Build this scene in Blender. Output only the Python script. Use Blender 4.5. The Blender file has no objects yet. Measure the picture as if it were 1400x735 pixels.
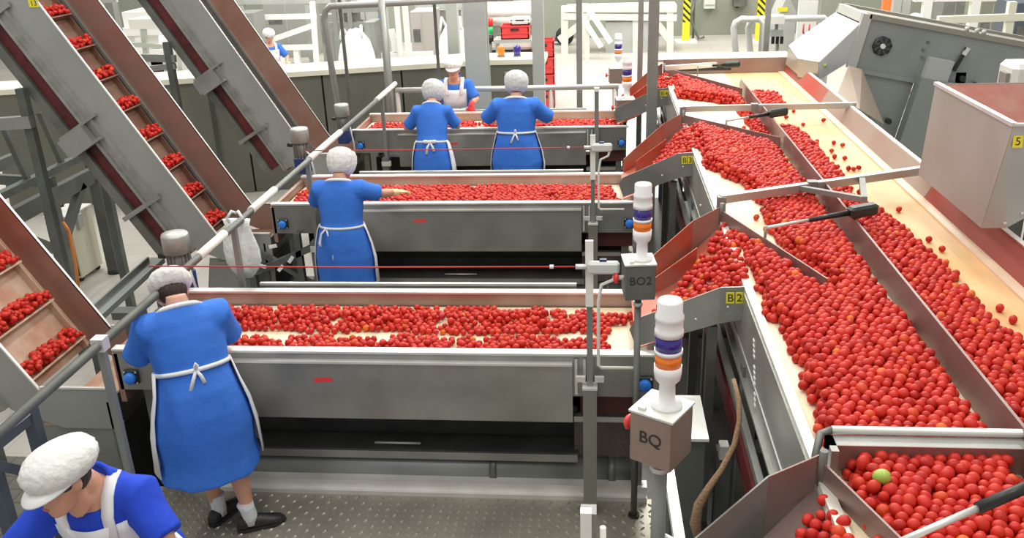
import bpy, bmesh, math, random
from mathutils import Vector, Matrix, noise
random.seed(7)
PI = math.pi
C = bpy.context.scene.collection
V = Vector

# ------------------------------------------------------------------ camera model
F = 1223.54; CAMZ = 3.2
RM = ((0.9953594, 0.08973136, -0.03475556), (0.00147742, -0.37539042, -0.9268656), (-0.09621581, 0.92251304, -0.37378096))
def ray(x, y):
    c = ((x-700)/F, (y-367.5)/F, 1.0)
    return V([sum(RM[r][k]*c[r] for r in range(3)) for k in range(3)])
def atz(x, y, z):
    d = ray(x, y); return V((0, 0, CAMZ)) + d*((z-CAMZ)/d.z)
def aty(x, y, Y):
    d = ray(x, y); return V((0, 0, CAMZ)) + d*(Y/d.y)
def proj(p):
    q = (p[0], p[1], p[2]-CAMZ)
    c = [sum(RM[r][k]*q[k] for k in range(3)) for r in range(3)]
    return 700+F*c[0]/c[2], 367.5+F*c[1]/c[2], c[2]

cam = bpy.data.cameras.new('camera'); camo = bpy.data.objects.new('camera', cam); C.objects.link(camo)
m = Matrix.Identity(4)
for k in range(3):
    m[k][0] = RM[0][k]; m[k][1] = -RM[1][k]; m[k][2] = -RM[2][k]
m[2][3] = CAMZ
camo.matrix_world = m
cam.sensor_fit = 'HORIZONTAL'; cam.sensor_width = 36; cam.lens = F/1400*36; cam.clip_end = 200; cam.clip_start = .05
bpy.context.scene.camera = camo

# ------------------------------------------------------------------ materials
MATS = {}
def mat(name, col, rough=.5, metal=0., bump=None, var=None, emit=None, spec=.5, sss=0, alpha=1, trans=0, coord='Object'):
    """procedural principled material. bump=(scale,strength[,stretch]); var=(scale, colour2, amount[, lo, hi])"""
    if name in MATS: return MATS[name]
    M = bpy.data.materials.new(name); M.use_nodes = True
    nt = M.node_tree; b = nt.nodes['Principled BSDF']
    b.inputs['Base Color'].default_value = (*col, 1); b.inputs['Roughness'].default_value = rough
    b.inputs['Metallic'].default_value = metal; b.inputs['Specular IOR Level'].default_value = spec
    if sss: b.inputs['Subsurface Weight'].default_value = sss; b.inputs['Subsurface Radius'].default_value = (.02, .006, .003)
    if trans: b.inputs['Transmission Weight'].default_value = trans
    if alpha < 1: b.inputs['Alpha'].default_value = alpha
    if emit: b.inputs['Emission Color'].default_value = (*emit[0], 1); b.inputs['Emission Strength'].default_value = emit[1]
    tc = nt.nodes.new('ShaderNodeTexCoord')
    if var:
        n = nt.nodes.new('ShaderNodeTexNoise'); n.inputs['Scale'].default_value = var[0]; n.inputs['Detail'].default_value = 6
        mp = nt.nodes.new('ShaderNodeMapping')
        if len(var) > 5: mp.inputs['Scale'].default_value = var[5]
        nt.links.new(tc.outputs[coord], mp.inputs[0]); nt.links.new(mp.outputs[0], n.inputs['Vector'])
        r = nt.nodes.new('ShaderNodeValToRGB'); lo, hi = (var[3], var[4]) if len(var) > 4 else (.35, .65)
        r.color_ramp.elements[0].position = lo; r.color_ramp.elements[1].position = hi
        r.color_ramp.elements[0].color = (*col, 1)
        c2 = [col[i]*(1-var[2]) + var[1][i]*var[2] for i in range(3)]
        r.color_ramp.elements[1].color = (*c2, 1)
        nt.links.new(n.outputs['Fac'], r.inputs['Fac']); nt.links.new(r.outputs['Color'], b.inputs['Base Color'])
    if bump:
        n = nt.nodes.new('ShaderNodeTexNoise'); n.inputs['Scale'].default_value = bump[0]; n.inputs['Detail'].default_value = 4
        mp = nt.nodes.new('ShaderNodeMapping')
        if len(bump) > 2: mp.inputs['Scale'].default_value = bump[2]
        nt.links.new(tc.outputs[coord], mp.inputs[0]); nt.links.new(mp.outputs[0], n.inputs['Vector'])
        bp = nt.nodes.new('ShaderNodeBump'); bp.inputs['Strength'].default_value = bump[1]; bp.inputs['Distance'].default_value = .02
        nt.links.new(n.outputs['Fac'], bp.inputs['Height']); nt.links.new(bp.outputs['Normal'], b.inputs['Normal'])
    MATS[name] = M
    return M
steel = mat('brushed steel', (.40, .405, .385), .42, .75, var=(3, (.30, .30, .28), 1), bump=(60, .04, (1, 1, 12)))
steel_l = mat('bright steel', (.80, .79, .75), .4, .45, var=(5, (.68, .67, .64), 1))
steel_d = mat('dull dark steel', (.21, .22, .20), .5, .55, var=(4, (.14, .145, .13), 1))
steel_m = mat('matt grey steel', (.30, .31, .29), .5, .5, var=(3, (.24, .25, .235), 1))
stain = mat('tomato stained steel', (.36, .245, .205), .42, .5, var=(1.6, (.37, .13, .095), 1, .42, .72))
el_side = mat('elevator side steel', (.42, .435, .415), .45, .55, var=(2, (.36, .375, .355), 1))
stain_r = mat('wet red stained steel', (.46, .10, .055), .3, .35, var=(4, (.36, .20, .15), 1, .45, .75))
wall_pink = mat('lane wall steel', (.33, .265, .245), .42, .6, var=(3, (.27, .18, .16), 1))
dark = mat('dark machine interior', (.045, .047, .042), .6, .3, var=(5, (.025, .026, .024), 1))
redbelt = mat('dark red return belt', (.16, .022, .022), .5, 0, var=(8, (.08, .012, .012), 1))
belt_w = mat('cream conveyor belt', (.82, .73, .54), .5, 0, var=(2.5, (.76, .60, .36), 1, .4, .7))
belt_y = mat('tomato tinted cream belt', (.70, .47, .22), .5, 0, var=(2.0, (.66, .34, .15), 1, .45, .75, (2.5, .8, 1)))
belt_k = mat('beige cleated belt', (.50, .40, .27), .6, 0, var=(6, (.34, .20, .12), 1))
belt_d = mat('brown dirty cleated belt', (.22, .135, .085), .6, 0, var=(5, (.16, .07, .045), 1))
white_p = mat('white painted metal', (.82, .82, .78), .4)
offwhite = mat('off white paint', (.70, .71, .66), .5, var=(2, (.62, .63, .58), 1))
cream_p = mat('cream machine top', (.78, .76, .62), .45)
greypaint = mat('grey painted panel', (.165, .165, .132), .5, .1, var=(1.5, (.14, .14, .112), 1))
greyl = mat('light grey paint', (.44, .455, .43), .5, .1, var=(2, (.38, .40, .37), 1))
machine_g = mat('machine grey steel', (.30, .325, .315), .45, .45, var=(2, (.25, .27, .26), 1))
struct_g = mat('dark green grey steel frame', (.12, .135, .12), .5, .2, var=(4, (.09, .10, .09), 1))
bluegrey = mat('blue grey painted steel', (.09, .11, .14), .45, .2)
plastic_w = mat('white plastic', (.85, .85, .84), .3)
warm_white = mat('warm white finish', (.85, .85, .78), .35)
blue_lens = mat('blue lamp lens', (.035, .02, .26), .15, spec=.7)
orange_lens = mat('orange lamp lens', (.95, .22, .01), .15, spec=.7)
green_lens = mat('green lamp lens', (.02, .5, .15), .2)
red_lens = mat('red lamp lens', (.75, .03, .02), .2)
blue_btn = mat('bright blue plastic', (.03, .22, .80), .35)
black_p = mat('black plastic', (.015, .016, .015), .4)
black_rub = mat('black rubber', (.02, .02, .02), .7)
dblue = mat('dark blue gearbox paint', (.02, .04, .16), .4)
yellow = mat('yellow label', (.80, .70, .03), .5)
ink = mat('black marker ink', (.03, .03, .025), .6)
redtape = mat('red tape', (.75, .05, .05), .5)
redcord = mat('red cord', (.55, .04, .04), .5)
redpl = mat('red plastic', (.80, .05, .05), .4)
orange = mat('orange rubber hose', (.70, .22, .03), .5)
brown_rope = mat('brown hemp cable', (.30, .19, .11), .8, bump=(80, .5))
skin = mat('skin', (.62, .33, .22), .5, sss=.12, var=(9, (.56, .27, .18), 1))
hair = mat('dark brown hair', (.035, .022, .016), .6, bump=(90, .6, (1, 1, .1)))
cloth_b = mat('blue work cotton', (.05, .19, .68), .8, var=(3, (.04, .165, .62), 1), bump=(9, .5), spec=.25)
cloth_b2 = mat('royal blue work cotton', (.022, .07, .60), .8, var=(3, (.02, .06, .52), 1), bump=(9, .5), spec=.25)
cloth_w = mat('white apron cloth', (.80, .81, .84), .75, bump=(8, .4), spec=.3)
net_w = mat('white bouffant net', (.74, .74, .71), .8, bump=(30, .6), spec=.2)
net_g = mat('grey white bouffant net', (.60, .61, .60), .8, bump=(30, .6), spec=.2)
sock_w = mat('white ribbed sock', (.72, .74, .76), .9, bump=(70, .5))
shoe_b = mat('black shoe leather', (.018, .018, .02), .45)
glove_y = mat('pale yellow latex glove', (.80, .66, .30), .5)
glove_r = mat('red rubber glove', (.80, .04, .05), .4)
bag_m = mat('pale plastic bag', (.72, .80, .77), .35, bump=(14, .8), spec=.6)
eye_m = mat('dark eye', (.03, .02, .015), .2)
lip_m = mat('lip', (.48, .16, .13), .5)
TOM = [mat('tomato red', (.53, .024, .014), .4, sss=.08, spec=.28), mat('tomato deep red', (.44, .018, .012), .4, sss=.08, spec=.28),
       mat('tomato scarlet', (.57, .036, .018), .4, sss=.08, spec=.28), mat('tomato orange red', (.62, .065, .018), .4, sss=.08, spec=.28),
       mat('tomato orange', (.68, .14, .018), .4, sss=.08, spec=.28)]
tom_green = mat('tomato green', (.36, .50, .08), .3, sss=.08)

# ------------------------------------------------------------------ mesh builder
class MB:
    def __init__(s): s.v = []; s.f = []; s.sm = []; s.mi = []
    def add(s, vs, fs, smooth=False, mi=0):
        o = len(s.v); s.v += [tuple(v) for v in vs]
        for f in fs: s.f.append([i+o for i in f]); s.sm.append(smooth); s.mi.append(mi)
        return s
    def hexa(s, p):  # 8 pts: bottom ring 0-3, top ring 4-7
        return s.add(p, [(0,3,2,1),(4,5,6,7),(0,1,5,4),(1,2,6,5),(2,3,7,6),(3,0,4,7)])
    def box(s, x0, x1, y0, y1, z0, z1):
        return s.hexa([(x0,y0,z0),(x1,y0,z0),(x1,y1,z0),(x0,y1,z0),(x0,y0,z1),(x1,y0,z1),(x1,y1,z1),(x0,y1,z1)])
    def bar(s, p, q, w, h, up=(0,0,1)):
        p, q, up = V(p), V(q), V(up); d = (q-p).normalized()
        a = d.cross(up)
        if a.length < 1e-4: a = d.cross(V((1,0,0)))
        a.normalize(); b = a.cross(d).normalized(); a = a*(w/2); b = b*(h/2)
        return s.hexa([p-a-b, p+a-b, q+a-b, q-a-b, p-a+b, p+a+b, q+a+b, q-a+b])
    def slab(s, pts, t):  # planar polygon thickened along its normal (both ways)
        P = [V(p) for p in pts]; n = V((0,0,0))
        for i in range(len(P)): n += P[i].cross(P[(i+1) % len(P)])
        n.normalize(); k = len(P)
        lo = [p - n*t/2 for p in P]; hi = [p + n*t/2 for p in P]
        fs = [list(range(k))[::-1], list(range(k, 2*k))] + [(i, (i+1) % k, k+(i+1) % k, k+i) for i in range(k)]
        return s.add(lo+hi, fs)
    def prism(s, pts, z0, z1):
        k = len(pts)
        return s.add([(p[0], p[1], z0) for p in pts]+[(p[0], p[1], z1) for p in pts],
              [list(range(k))[::-1], list(range(k, 2*k))] + [(i, (i+1) % k, k+(i+1) % k, k+i) for i in range(k)])
    def extr(s, pts, vec):
        P = [V(p) for p in pts]; k = len(P); q = [p+V(vec) for p in P]
        return s.add(P+q, [list(range(k))[::-1], list(range(k, 2*k))] + [(i, (i+1) % k, k+(i+1) % k, k+i) for i in range(k)])
    def tube(s, pts, r, n=10, cap=True):
        P = [V(p) for p in pts]; R = r if isinstance(r, (list, tuple)) else [r]*len(P)
        t0 = (P[1]-P[0]).normalized(); a = t0.orthogonal().normalized(); rings = []
        for i, p in enumerate(P):
            t = (P[min(i+1, len(P)-1)]-P[max(i-1, 0)]).normalized()
            a = (a - t*a.dot(t)).normalized(); b = t.cross(a)
            rings.append([p + a*(R[i]*math.cos(2*PI*k/n)) + b*(R[i]*math.sin(2*PI*k/n)) for k in range(n)])
        return s.rings(rings, cap)
    def rings(s, rings, cap=True, closed=True, smooth=True):
        n = len(rings[0]); vs = [v for r in rings for v in r]; fs = []
        for i in range(len(rings)-1):
            for k in range(n if closed else n-1):
                fs.append((i*n+k, i*n+(k+1) % n, (i+1)*n+(k+1) % n, (i+1)*n+k))
        o = len(s.v); s.add(vs, fs, smooth)
        if cap:
            s.f.append([o+k for k in range(n)][::-1]); s.sm.append(False); s.mi.append(0)
            s.f.append([o+(len(rings)-1)*n+k for k in range(n)]); s.sm.append(False); s.mi.append(0)
        return s
    def lathe(s, prof, c=(0,0,0), n=20, M=None):
        rs = []
        for r, z in prof:
            ring = [V((r*math.cos(2*PI*k/n), r*math.sin(2*PI*k/n), z)) for k in range(n)]
            rs.append([(M @ v if M else v) + V(c) for v in ring])
        return s.rings(rs)
    def ball(s, c, r, M=None, seg=12, rn=8):
        r = r if isinstance(r, (tuple, list)) else (r, r, r); rs = []
        for i in range(rn+1):
            th = PI*i/rn; th = min(max(th, .06), PI-.06)
            ring = [V((r[0]*math.sin(th)*math.cos(2*PI*k/seg), r[1]*math.sin(th)*math.sin(2*PI*k/seg), -r[2]*math.cos(th))) for k in range(seg)]
            rs.append([(M @ v if M else v) + V(c) for v in ring])
        return s.rings(rs)
    def loft(s, secs, n=20, a0=0, a1=2*PI, cap=True, fn=None):
        """secs: (centre, half-axis vector a, half-axis vector b)"""
        full = abs(a1-a0-2*PI) < 1e-6; rs = []
        for j, (c, a, b) in enumerate(secs):
            c, a, b = V(c), V(a), V(b); ring = []
            for k in range(n if full else n+1):
                t = a0+(a1-a0)*k/n; g = fn(t, j) if fn else 1
                ring.append(c + a*(math.cos(t)*g) + b*(math.sin(t)*g))
            rs.append(ring)
        return s.rings(rs, cap and full, full)
    def build(s, name, material, parent=None, bevel=0, mods=None):
        me = bpy.data.meshes.new(name); me.from_pydata(s.v, [], s.f)
        for mm in (material if isinstance(material, list) else [material]): me.materials.append(mm)
        me.polygons.foreach_set('use_smooth', s.sm); me.polygons.foreach_set('material_index', s.mi)
        bm = bmesh.new(); bm.from_mesh(me); bmesh.ops.recalc_face_normals(bm, faces=bm.faces); bm.to_mesh(me); bm.free()
        o = bpy.data.objects.new(name, me); C.objects.link(o)
        if parent:
            o.parent = parent
            if parent.type == 'EMPTY' or True:
                mw = wm(parent); o.matrix_parent_inverse = mw.inverted()
        if bevel:
            b = o.modifiers.new('b', 'BEVEL'); b.width = bevel; b.segments = 1; b.limit_method = 'ANGLE'
        return o
def wm(o):
    M = o.matrix_basis.copy() if not o.parent else wm(o.parent) @ o.matrix_parent_inverse @ o.matrix_basis
    return M
def tag(o, label, cat, group=None, kind=None):
    o['label'] = label; o['category'] = cat
    if group: o['group'] = group
    if kind: o['kind'] = kind
    return o
def thing(name, label, cat, loc=(0,0,0), group=None, rz=0):
    o = bpy.data.objects.new(name, None); C.objects.link(o); o.empty_display_size = .1
    o.location = loc; o.rotation_euler = (0, 0, rz)
    return tag(o, label, cat, group)
def struct(o): o['kind'] = 'structure'; return o
def text(name, body, size, M, material, parent, label=None):
    cu = bpy.data.curves.new(name, 'FONT'); cu.body = body; cu.size = size; cu.extrude = .0006; cu.align_x = 'CENTER'; cu.align_y = 'CENTER'
    cu.materials.append(material)
    tmp = bpy.data.objects.new(name, cu); me = bpy.data.meshes.new_from_object(tmp); bpy.data.objects.remove(tmp); me.name = name
    o = bpy.data.objects.new(name, me); C.objects.link(o); o.parent = parent
    o.matrix_parent_inverse = wm(parent).inverted(); o.matrix_basis = M
    if label: o['label'] = label
    return o
def frame(c, x, y):  # matrix with x axis, y axis, z = x cross y
    x = V(x).normalized(); y = V(y); y = (y - x*y.dot(x)).normalized(); z = x.cross(y)
    M = Matrix.Identity(4)
    for k in range(3): M[k][0] = x[k]; M[k][1] = y[k]; M[k][2] = z[k]; M[k][3] = c[k]
    return M
def mb(): return MB()

# ------------------------------------------------------------------ setting
FZ = -.5
fl = mb().box(-24, 22, -3, 28, FZ-.1, FZ).build('floor', mat('factory floor', (.50, .48, .43), .5, 0, var=(.8, (.44, .42, .375), 1), coord='Object')); struct(fl)
nt = MATS['factory floor'].node_tree
bt = nt.nodes.new('ShaderNodeTexBrick'); bt.offset = 0; bt.inputs['Scale'].default_value = 1; bt.inputs['Brick Width'].default_value = .3; bt.inputs['Row Height'].default_value = .3
bt.inputs['Mortar Size'].default_value = .006; tcn = nt.nodes.new('ShaderNodeTexCoord'); nt.links.new(tcn.outputs['Object'], bt.inputs['Vector'])
mx = nt.nodes.new('ShaderNodeMix'); mx.data_type = 'RGBA'; mx.blend_type = 'MULTIPLY'
bs = nt.nodes['Principled BSDF']; src = bs.inputs['Base Color'].links[0].from_socket
nt.links.new(bt.outputs['Fac'], mx.inputs[0]); nt.links.new(src, mx.inputs[6]); mx.inputs[7].default_value = (.84, .83, .81, 1)
nt.links.new(mx.outputs[2], bs.inputs['Base Color'])
w = mb().box(-24, 22, 27.6, 27.9, FZ, 9).build('wall_back', mat('pale green grey wall', (.27, .29, .235), .7, var=(.6, (.23, .25, .20), 1))); struct(w)

tl = mb().box(-5.0, -2.72, -1, 5.35, FZ, FZ+.006).build('floor', mat('darker floor tiles', (.17, .165, .135), .5, 0, var=(1.5, (.13, .125, .10), 1))); struct(tl)  # darker tiled patch over the floor at the lower left
nt = MATS['darker floor tiles'].node_tree
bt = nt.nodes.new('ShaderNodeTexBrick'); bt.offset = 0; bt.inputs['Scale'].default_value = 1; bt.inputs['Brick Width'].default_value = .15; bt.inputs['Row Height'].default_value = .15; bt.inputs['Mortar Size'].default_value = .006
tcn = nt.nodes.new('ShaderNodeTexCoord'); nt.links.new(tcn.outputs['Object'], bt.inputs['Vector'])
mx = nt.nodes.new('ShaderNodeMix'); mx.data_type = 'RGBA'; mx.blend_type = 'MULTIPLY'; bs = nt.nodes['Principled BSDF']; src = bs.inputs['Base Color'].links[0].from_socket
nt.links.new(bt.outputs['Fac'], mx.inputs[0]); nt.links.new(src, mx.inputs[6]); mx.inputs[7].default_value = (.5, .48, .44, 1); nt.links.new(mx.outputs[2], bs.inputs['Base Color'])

# checker plate platform, front sorting aisle
def checker(name, x0, x1, y0, y1, label):
    B = mb().box(x0, x1, y0, y1, -.04, -.004)
    st = .052; iy = 0; y = y0+.03
    while y < y1-.03:
        ix = 0; x = x0+.03
        while x < x1-.03:
            a = PI/4 if (ix+iy) % 2 else -PI/4
            c, s_ = math.cos(a)*.020, math.sin(a)*.020; c2, s2 = -math.sin(a)*.0085, math.cos(a)*.0085
            B.add([(x-c, y-s_, -.004), (x+c2, y+s2, -.004), (x+c, y+s_, -.004), (x-c2, y-s2, -.004), (x-c*.4, y-s_*.4, .004), (x+c*.4, y+s_*.4, .004)],
                  [(0,3,4),(0,4,1),(2,1,5),(2,5,3),(1,4,5),(3,5,4)])
            x += st; ix += 1
        y += st; iy += 1
    t = thing('work_platform', label, 'platform', ((x0+x1)/2, y0, FZ))
    B.build('checker_plate', mat('checker plate steel', (.42, .40, .33), .42, .6, var=(2.5, (.32, .30, .25), 1)), t)
    for xx in (x0+.1, (x0+x1)/2, x1-.1):
        for yy in (y0+.1, y1-.1): mb().box(xx-.03, xx+.03, yy-.03, yy+.03, FZ, -.04).build('leg', steel_d, t)
    mb().box(x0, x1, y0, y0+.05, -.14, -.04).build('edge_beam', steel_d, t)
    return t
checker('work_platform', -2.75, .34, 2.5, 4.36, 'checker plate walkway in front of the nearest sorting table')
checker('work_platform', -2.75, .34, 5.5, 6.9, 'checker plate walkway between the nearest and the second sorting table')
checker('work_platform', -2.75, .34, 8.2, 9.6, 'checker plate walkway in front of the furthest sorting table')
checker('work_platform', -2.75, .34, 10.72, 11.5, 'checker plate walkway behind the furthest sorting table')

# ------------------------------------------------------------------ sorting tables
def table(Yf, which):
    Yb = Yf+.86; X0, X1 = -2.745, .30; z = .96
    t = thing('sorting_table', which[0], 'sorting table', ((X0+X1)/2, (Yf+Yb)/2, FZ), 'tomato sorting tables')
    mb().box(X0+.03, X1, Yf+.05, Yb-.05, .79, .865).build('belt', belt_w, t)
    for y0, y1, yy in ((Yf, Yf+.035, Yf), (Yb-.035, Yb, Yb)):
        mb().box(X0, X1, y0, y1, .70, .955).build('side_rail', steel if yy == Yf else mat('pinkish rail steel', (.44, .36, .32), .42, .5, var=(3, (.38, .28, .24), 1)), t)
        mb().box(X0, X1+.02, y0-.012, y1+.012, .952, .965).build('rail_cap', steel_l, t)  # cap colour lightened to carry the brightness of an upward face
    mb().box(X0-.012, X0+.02, Yf, Yb, .62, .93).build('end_plate', stain, t)
    for nm, y, sg, zt in (('apron', Yf, -1, .905), ('apron', Yb, 1, .955)):  # lips get the lighter steel too, upward-facing brightness put into the colour
        a0, a1 = X0+.52, -.14
        yo = .02 if sg < 0 else .10
        A = mb().slab([(a0, y+sg*yo, zt), (a1, y+sg*yo, zt), (a1, y+sg*(yo-.012), .54), (a0, y+sg*(yo-.012), .54)], .006)
        ap = A.build(nm, steel, t)
        if sg < 0: mb().box(a0, a1, y-.036, y, zt-.004, zt+.008).build('apron_lip', steel_l, ap)
        else:
            mb().box(a0, a1, y+.088, y+.112, zt-.004, zt+.012).build('apron_lip', steel_l, ap); mb().slab([(a0, y+.01, zt-.05), (a1, y+.01, zt-.05), (a1, y+.10, zt-.02), (a0, y+.10, zt-.02)], .006).build('top_strip', steel_d, ap)
        if sg < 0:
            if which[1]:
                tx, tz = which[1]
                mb().slab([(tx, y-.021, tz), (tx+.105, y-.021, tz+.006), (tx+.105, y-.0185, tz+.034), (tx, y-.0185, tz+.028)], .003).build('tape_strip', redtape, ap)
            for q in (a1+.02, a1+.065): mb().bar((q, Yf-.012, .72), (q, Yf-.012, .935), .014, .012, (0,1,0)).build('hinge_rod', steel_l, ap)
    # red drip streaked underside, trough, tube, kick channel
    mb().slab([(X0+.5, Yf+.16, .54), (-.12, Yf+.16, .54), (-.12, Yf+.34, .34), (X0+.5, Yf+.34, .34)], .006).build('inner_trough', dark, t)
    mb().box(X0+.5, -.12, Yf+.14, Yf+.5, .19, .225).build('drip_tray', steel_d, t)
    mb().box(X0+.5, -.12, Yf+.125, Yf+.145, .185, .235).build('tray_lip', steel, t)
    mb().tube([(-1.34, Yf+.2, .245), (-1.06, Yf+.2, .245)], .008, 8).build('tray_handle', steel_l, t)
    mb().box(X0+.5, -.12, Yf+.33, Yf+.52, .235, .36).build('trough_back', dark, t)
    mb().tube([(X0+.3, Yf+.20, .085), (.2, Yf+.20, .085)], .085, 18).build('drain_pipe', steel_m, t)
    for q in (-.62, .08): mb().tube([(q-.02, Yf+.20, .085), (q+.02, Yf+.20, .085)], .096, 18).build('pipe_clamp', steel_d, t)
    K = mb().box(X0+.3, .28, Yf+.05, Yf+.12, -.004, .075)
    K.box(X0+.3, .28, Yf+.02, Yf+.05, -.004, .022)
    K.build('kick_channel', steel_l, t)
    mb().slab([(-.10, Yf+.3, .50), (.28, Yf+.3, .62), (.28, Yf+.36, .62), (-.10, Yf+.36, .50)], .05).build('diagonal_brace', steel_m, t)
    mb().box(-.14, .28, Yf+.20, Yf+.23, .18, .42).build('mesh_guard', mat('perforated guard', (.24, .19, .17), .5, .4, bump=(140, .9)), t)
    mb().box(-.14, .28, Yf+.19, Yf+.235, .42, .455).build('guard_rim', steel_l, t)
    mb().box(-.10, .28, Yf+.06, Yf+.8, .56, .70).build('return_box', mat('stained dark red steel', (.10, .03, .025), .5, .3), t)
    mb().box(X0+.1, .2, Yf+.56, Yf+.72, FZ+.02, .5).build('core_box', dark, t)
    for lx in (X0+.12, .22):
        for ly in (Yf+.10, Yb-.10): mb().box(lx-.03, lx+.03, ly-.03, ly+.03, FZ, .71).build('leg', steel_d, t)
    for bx in (X0+.085, .25):
        h = mb().box(bx-.043, bx+.043, Yf-.02, Yf, .745, .833).build('push_button', black_p, t, .006)
        for sx in (-1, 1):
            for sz in (-1, 1): pass
        mb().lathe([(.0345, 0), (.0345, .022), (.028, .03), (.004, .032)], (bx, Yf-.02, .789), 20, Matrix.Rotation(PI/2, 3, 'X')).build('button_cap', blue_btn, h)
        S = mb()
        for sx in (-1, 1):
            for sz in (-1, 1): S.lathe([(.006, 0), (.006, .003)], (bx+sx*.034, Yf-.02, .789+sz*.034), 8, Matrix.Rotation(PI/2, 3, 'X'))
        S.build('screws', steel_l, h)
    mb().tube([(X0+.09, Yf+.04, .80), (X0+.09, Yb-.04, .80)], .055, 14).build('end_roller', steel_d, t)
    return t
TY = (4.31, 6.97, 9.645)
table(TY[0], ('nearest sorting table with cream belt and grey steel apron', (-1.585, .775)))
table(TY[1], ('second sorting table, beside the worker reaching out with a pale glove', (-1.53, .80)))
table(TY[2], ('furthest sorting table, with three workers around it', (-1.66, .78)))

# drive motors at the table ends
def motor(x, y, z, r, label, hose=True):
    t = thing('drive_motor', label, 'motor', (x, y, z-.42), 'table drive motors')
    mb().lathe([(r*.3, .30), (r, .30), (r, .415), (r*.93, .43), (r*.4, .432)], (x, y, z-.42), 24).build('motor_cap', mat('motor grey', (.42, .44, .41), .4, .4), t)
    B = mb()
    for k in range(16):
        a = k*PI/8; B.bar((x+r*.72*math.cos(a), y+r*.72*math.sin(a), z-.27), (x+r*.72*math.cos(a), y+r*.72*math.sin(a), z-.10), .006, .03, (math.cos(a), math.sin(a), 0))
    B.lathe([(r*.70, .15), (r*.72, .30)], (x, y, z-.42), 20).build('motor_body', steel_m, t)
    mb().box(x-r*.8, x+r*.8, y-r*.8, y+r*.8, z-.42, z-.26).build('gearbox', dblue, t, .012)
    mb().tube([(x-r*.7, y, z-.15), (x-r*1.5, y, z-.15)], .02, 8).build('cable_gland', black_p, t)
    if hose:
        mb().tube([(x+r*.7, y-r*.6, z-.2), (x+r*1.2, y-r, z-.22), (x+r*1.5, y-r, z-.4), (x+r*1.55, y-r, z-.62)], .009, 6).build('cable', mat('grey cable', (.55, .55, .52), .5), t)
motor(-2.80, 5.36, 1.27, .09, 'grey drive motor at the left end of the nearest sorting table')
motor(-2.78, 8.00, 1.36, .085, 'grey motor with blue gearbox at left end of the second sorting table')
motor(-2.80, 9.52, 1.27, .08, 'furthest grey motor with blue gearbox, by the furthest sorting table')

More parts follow.
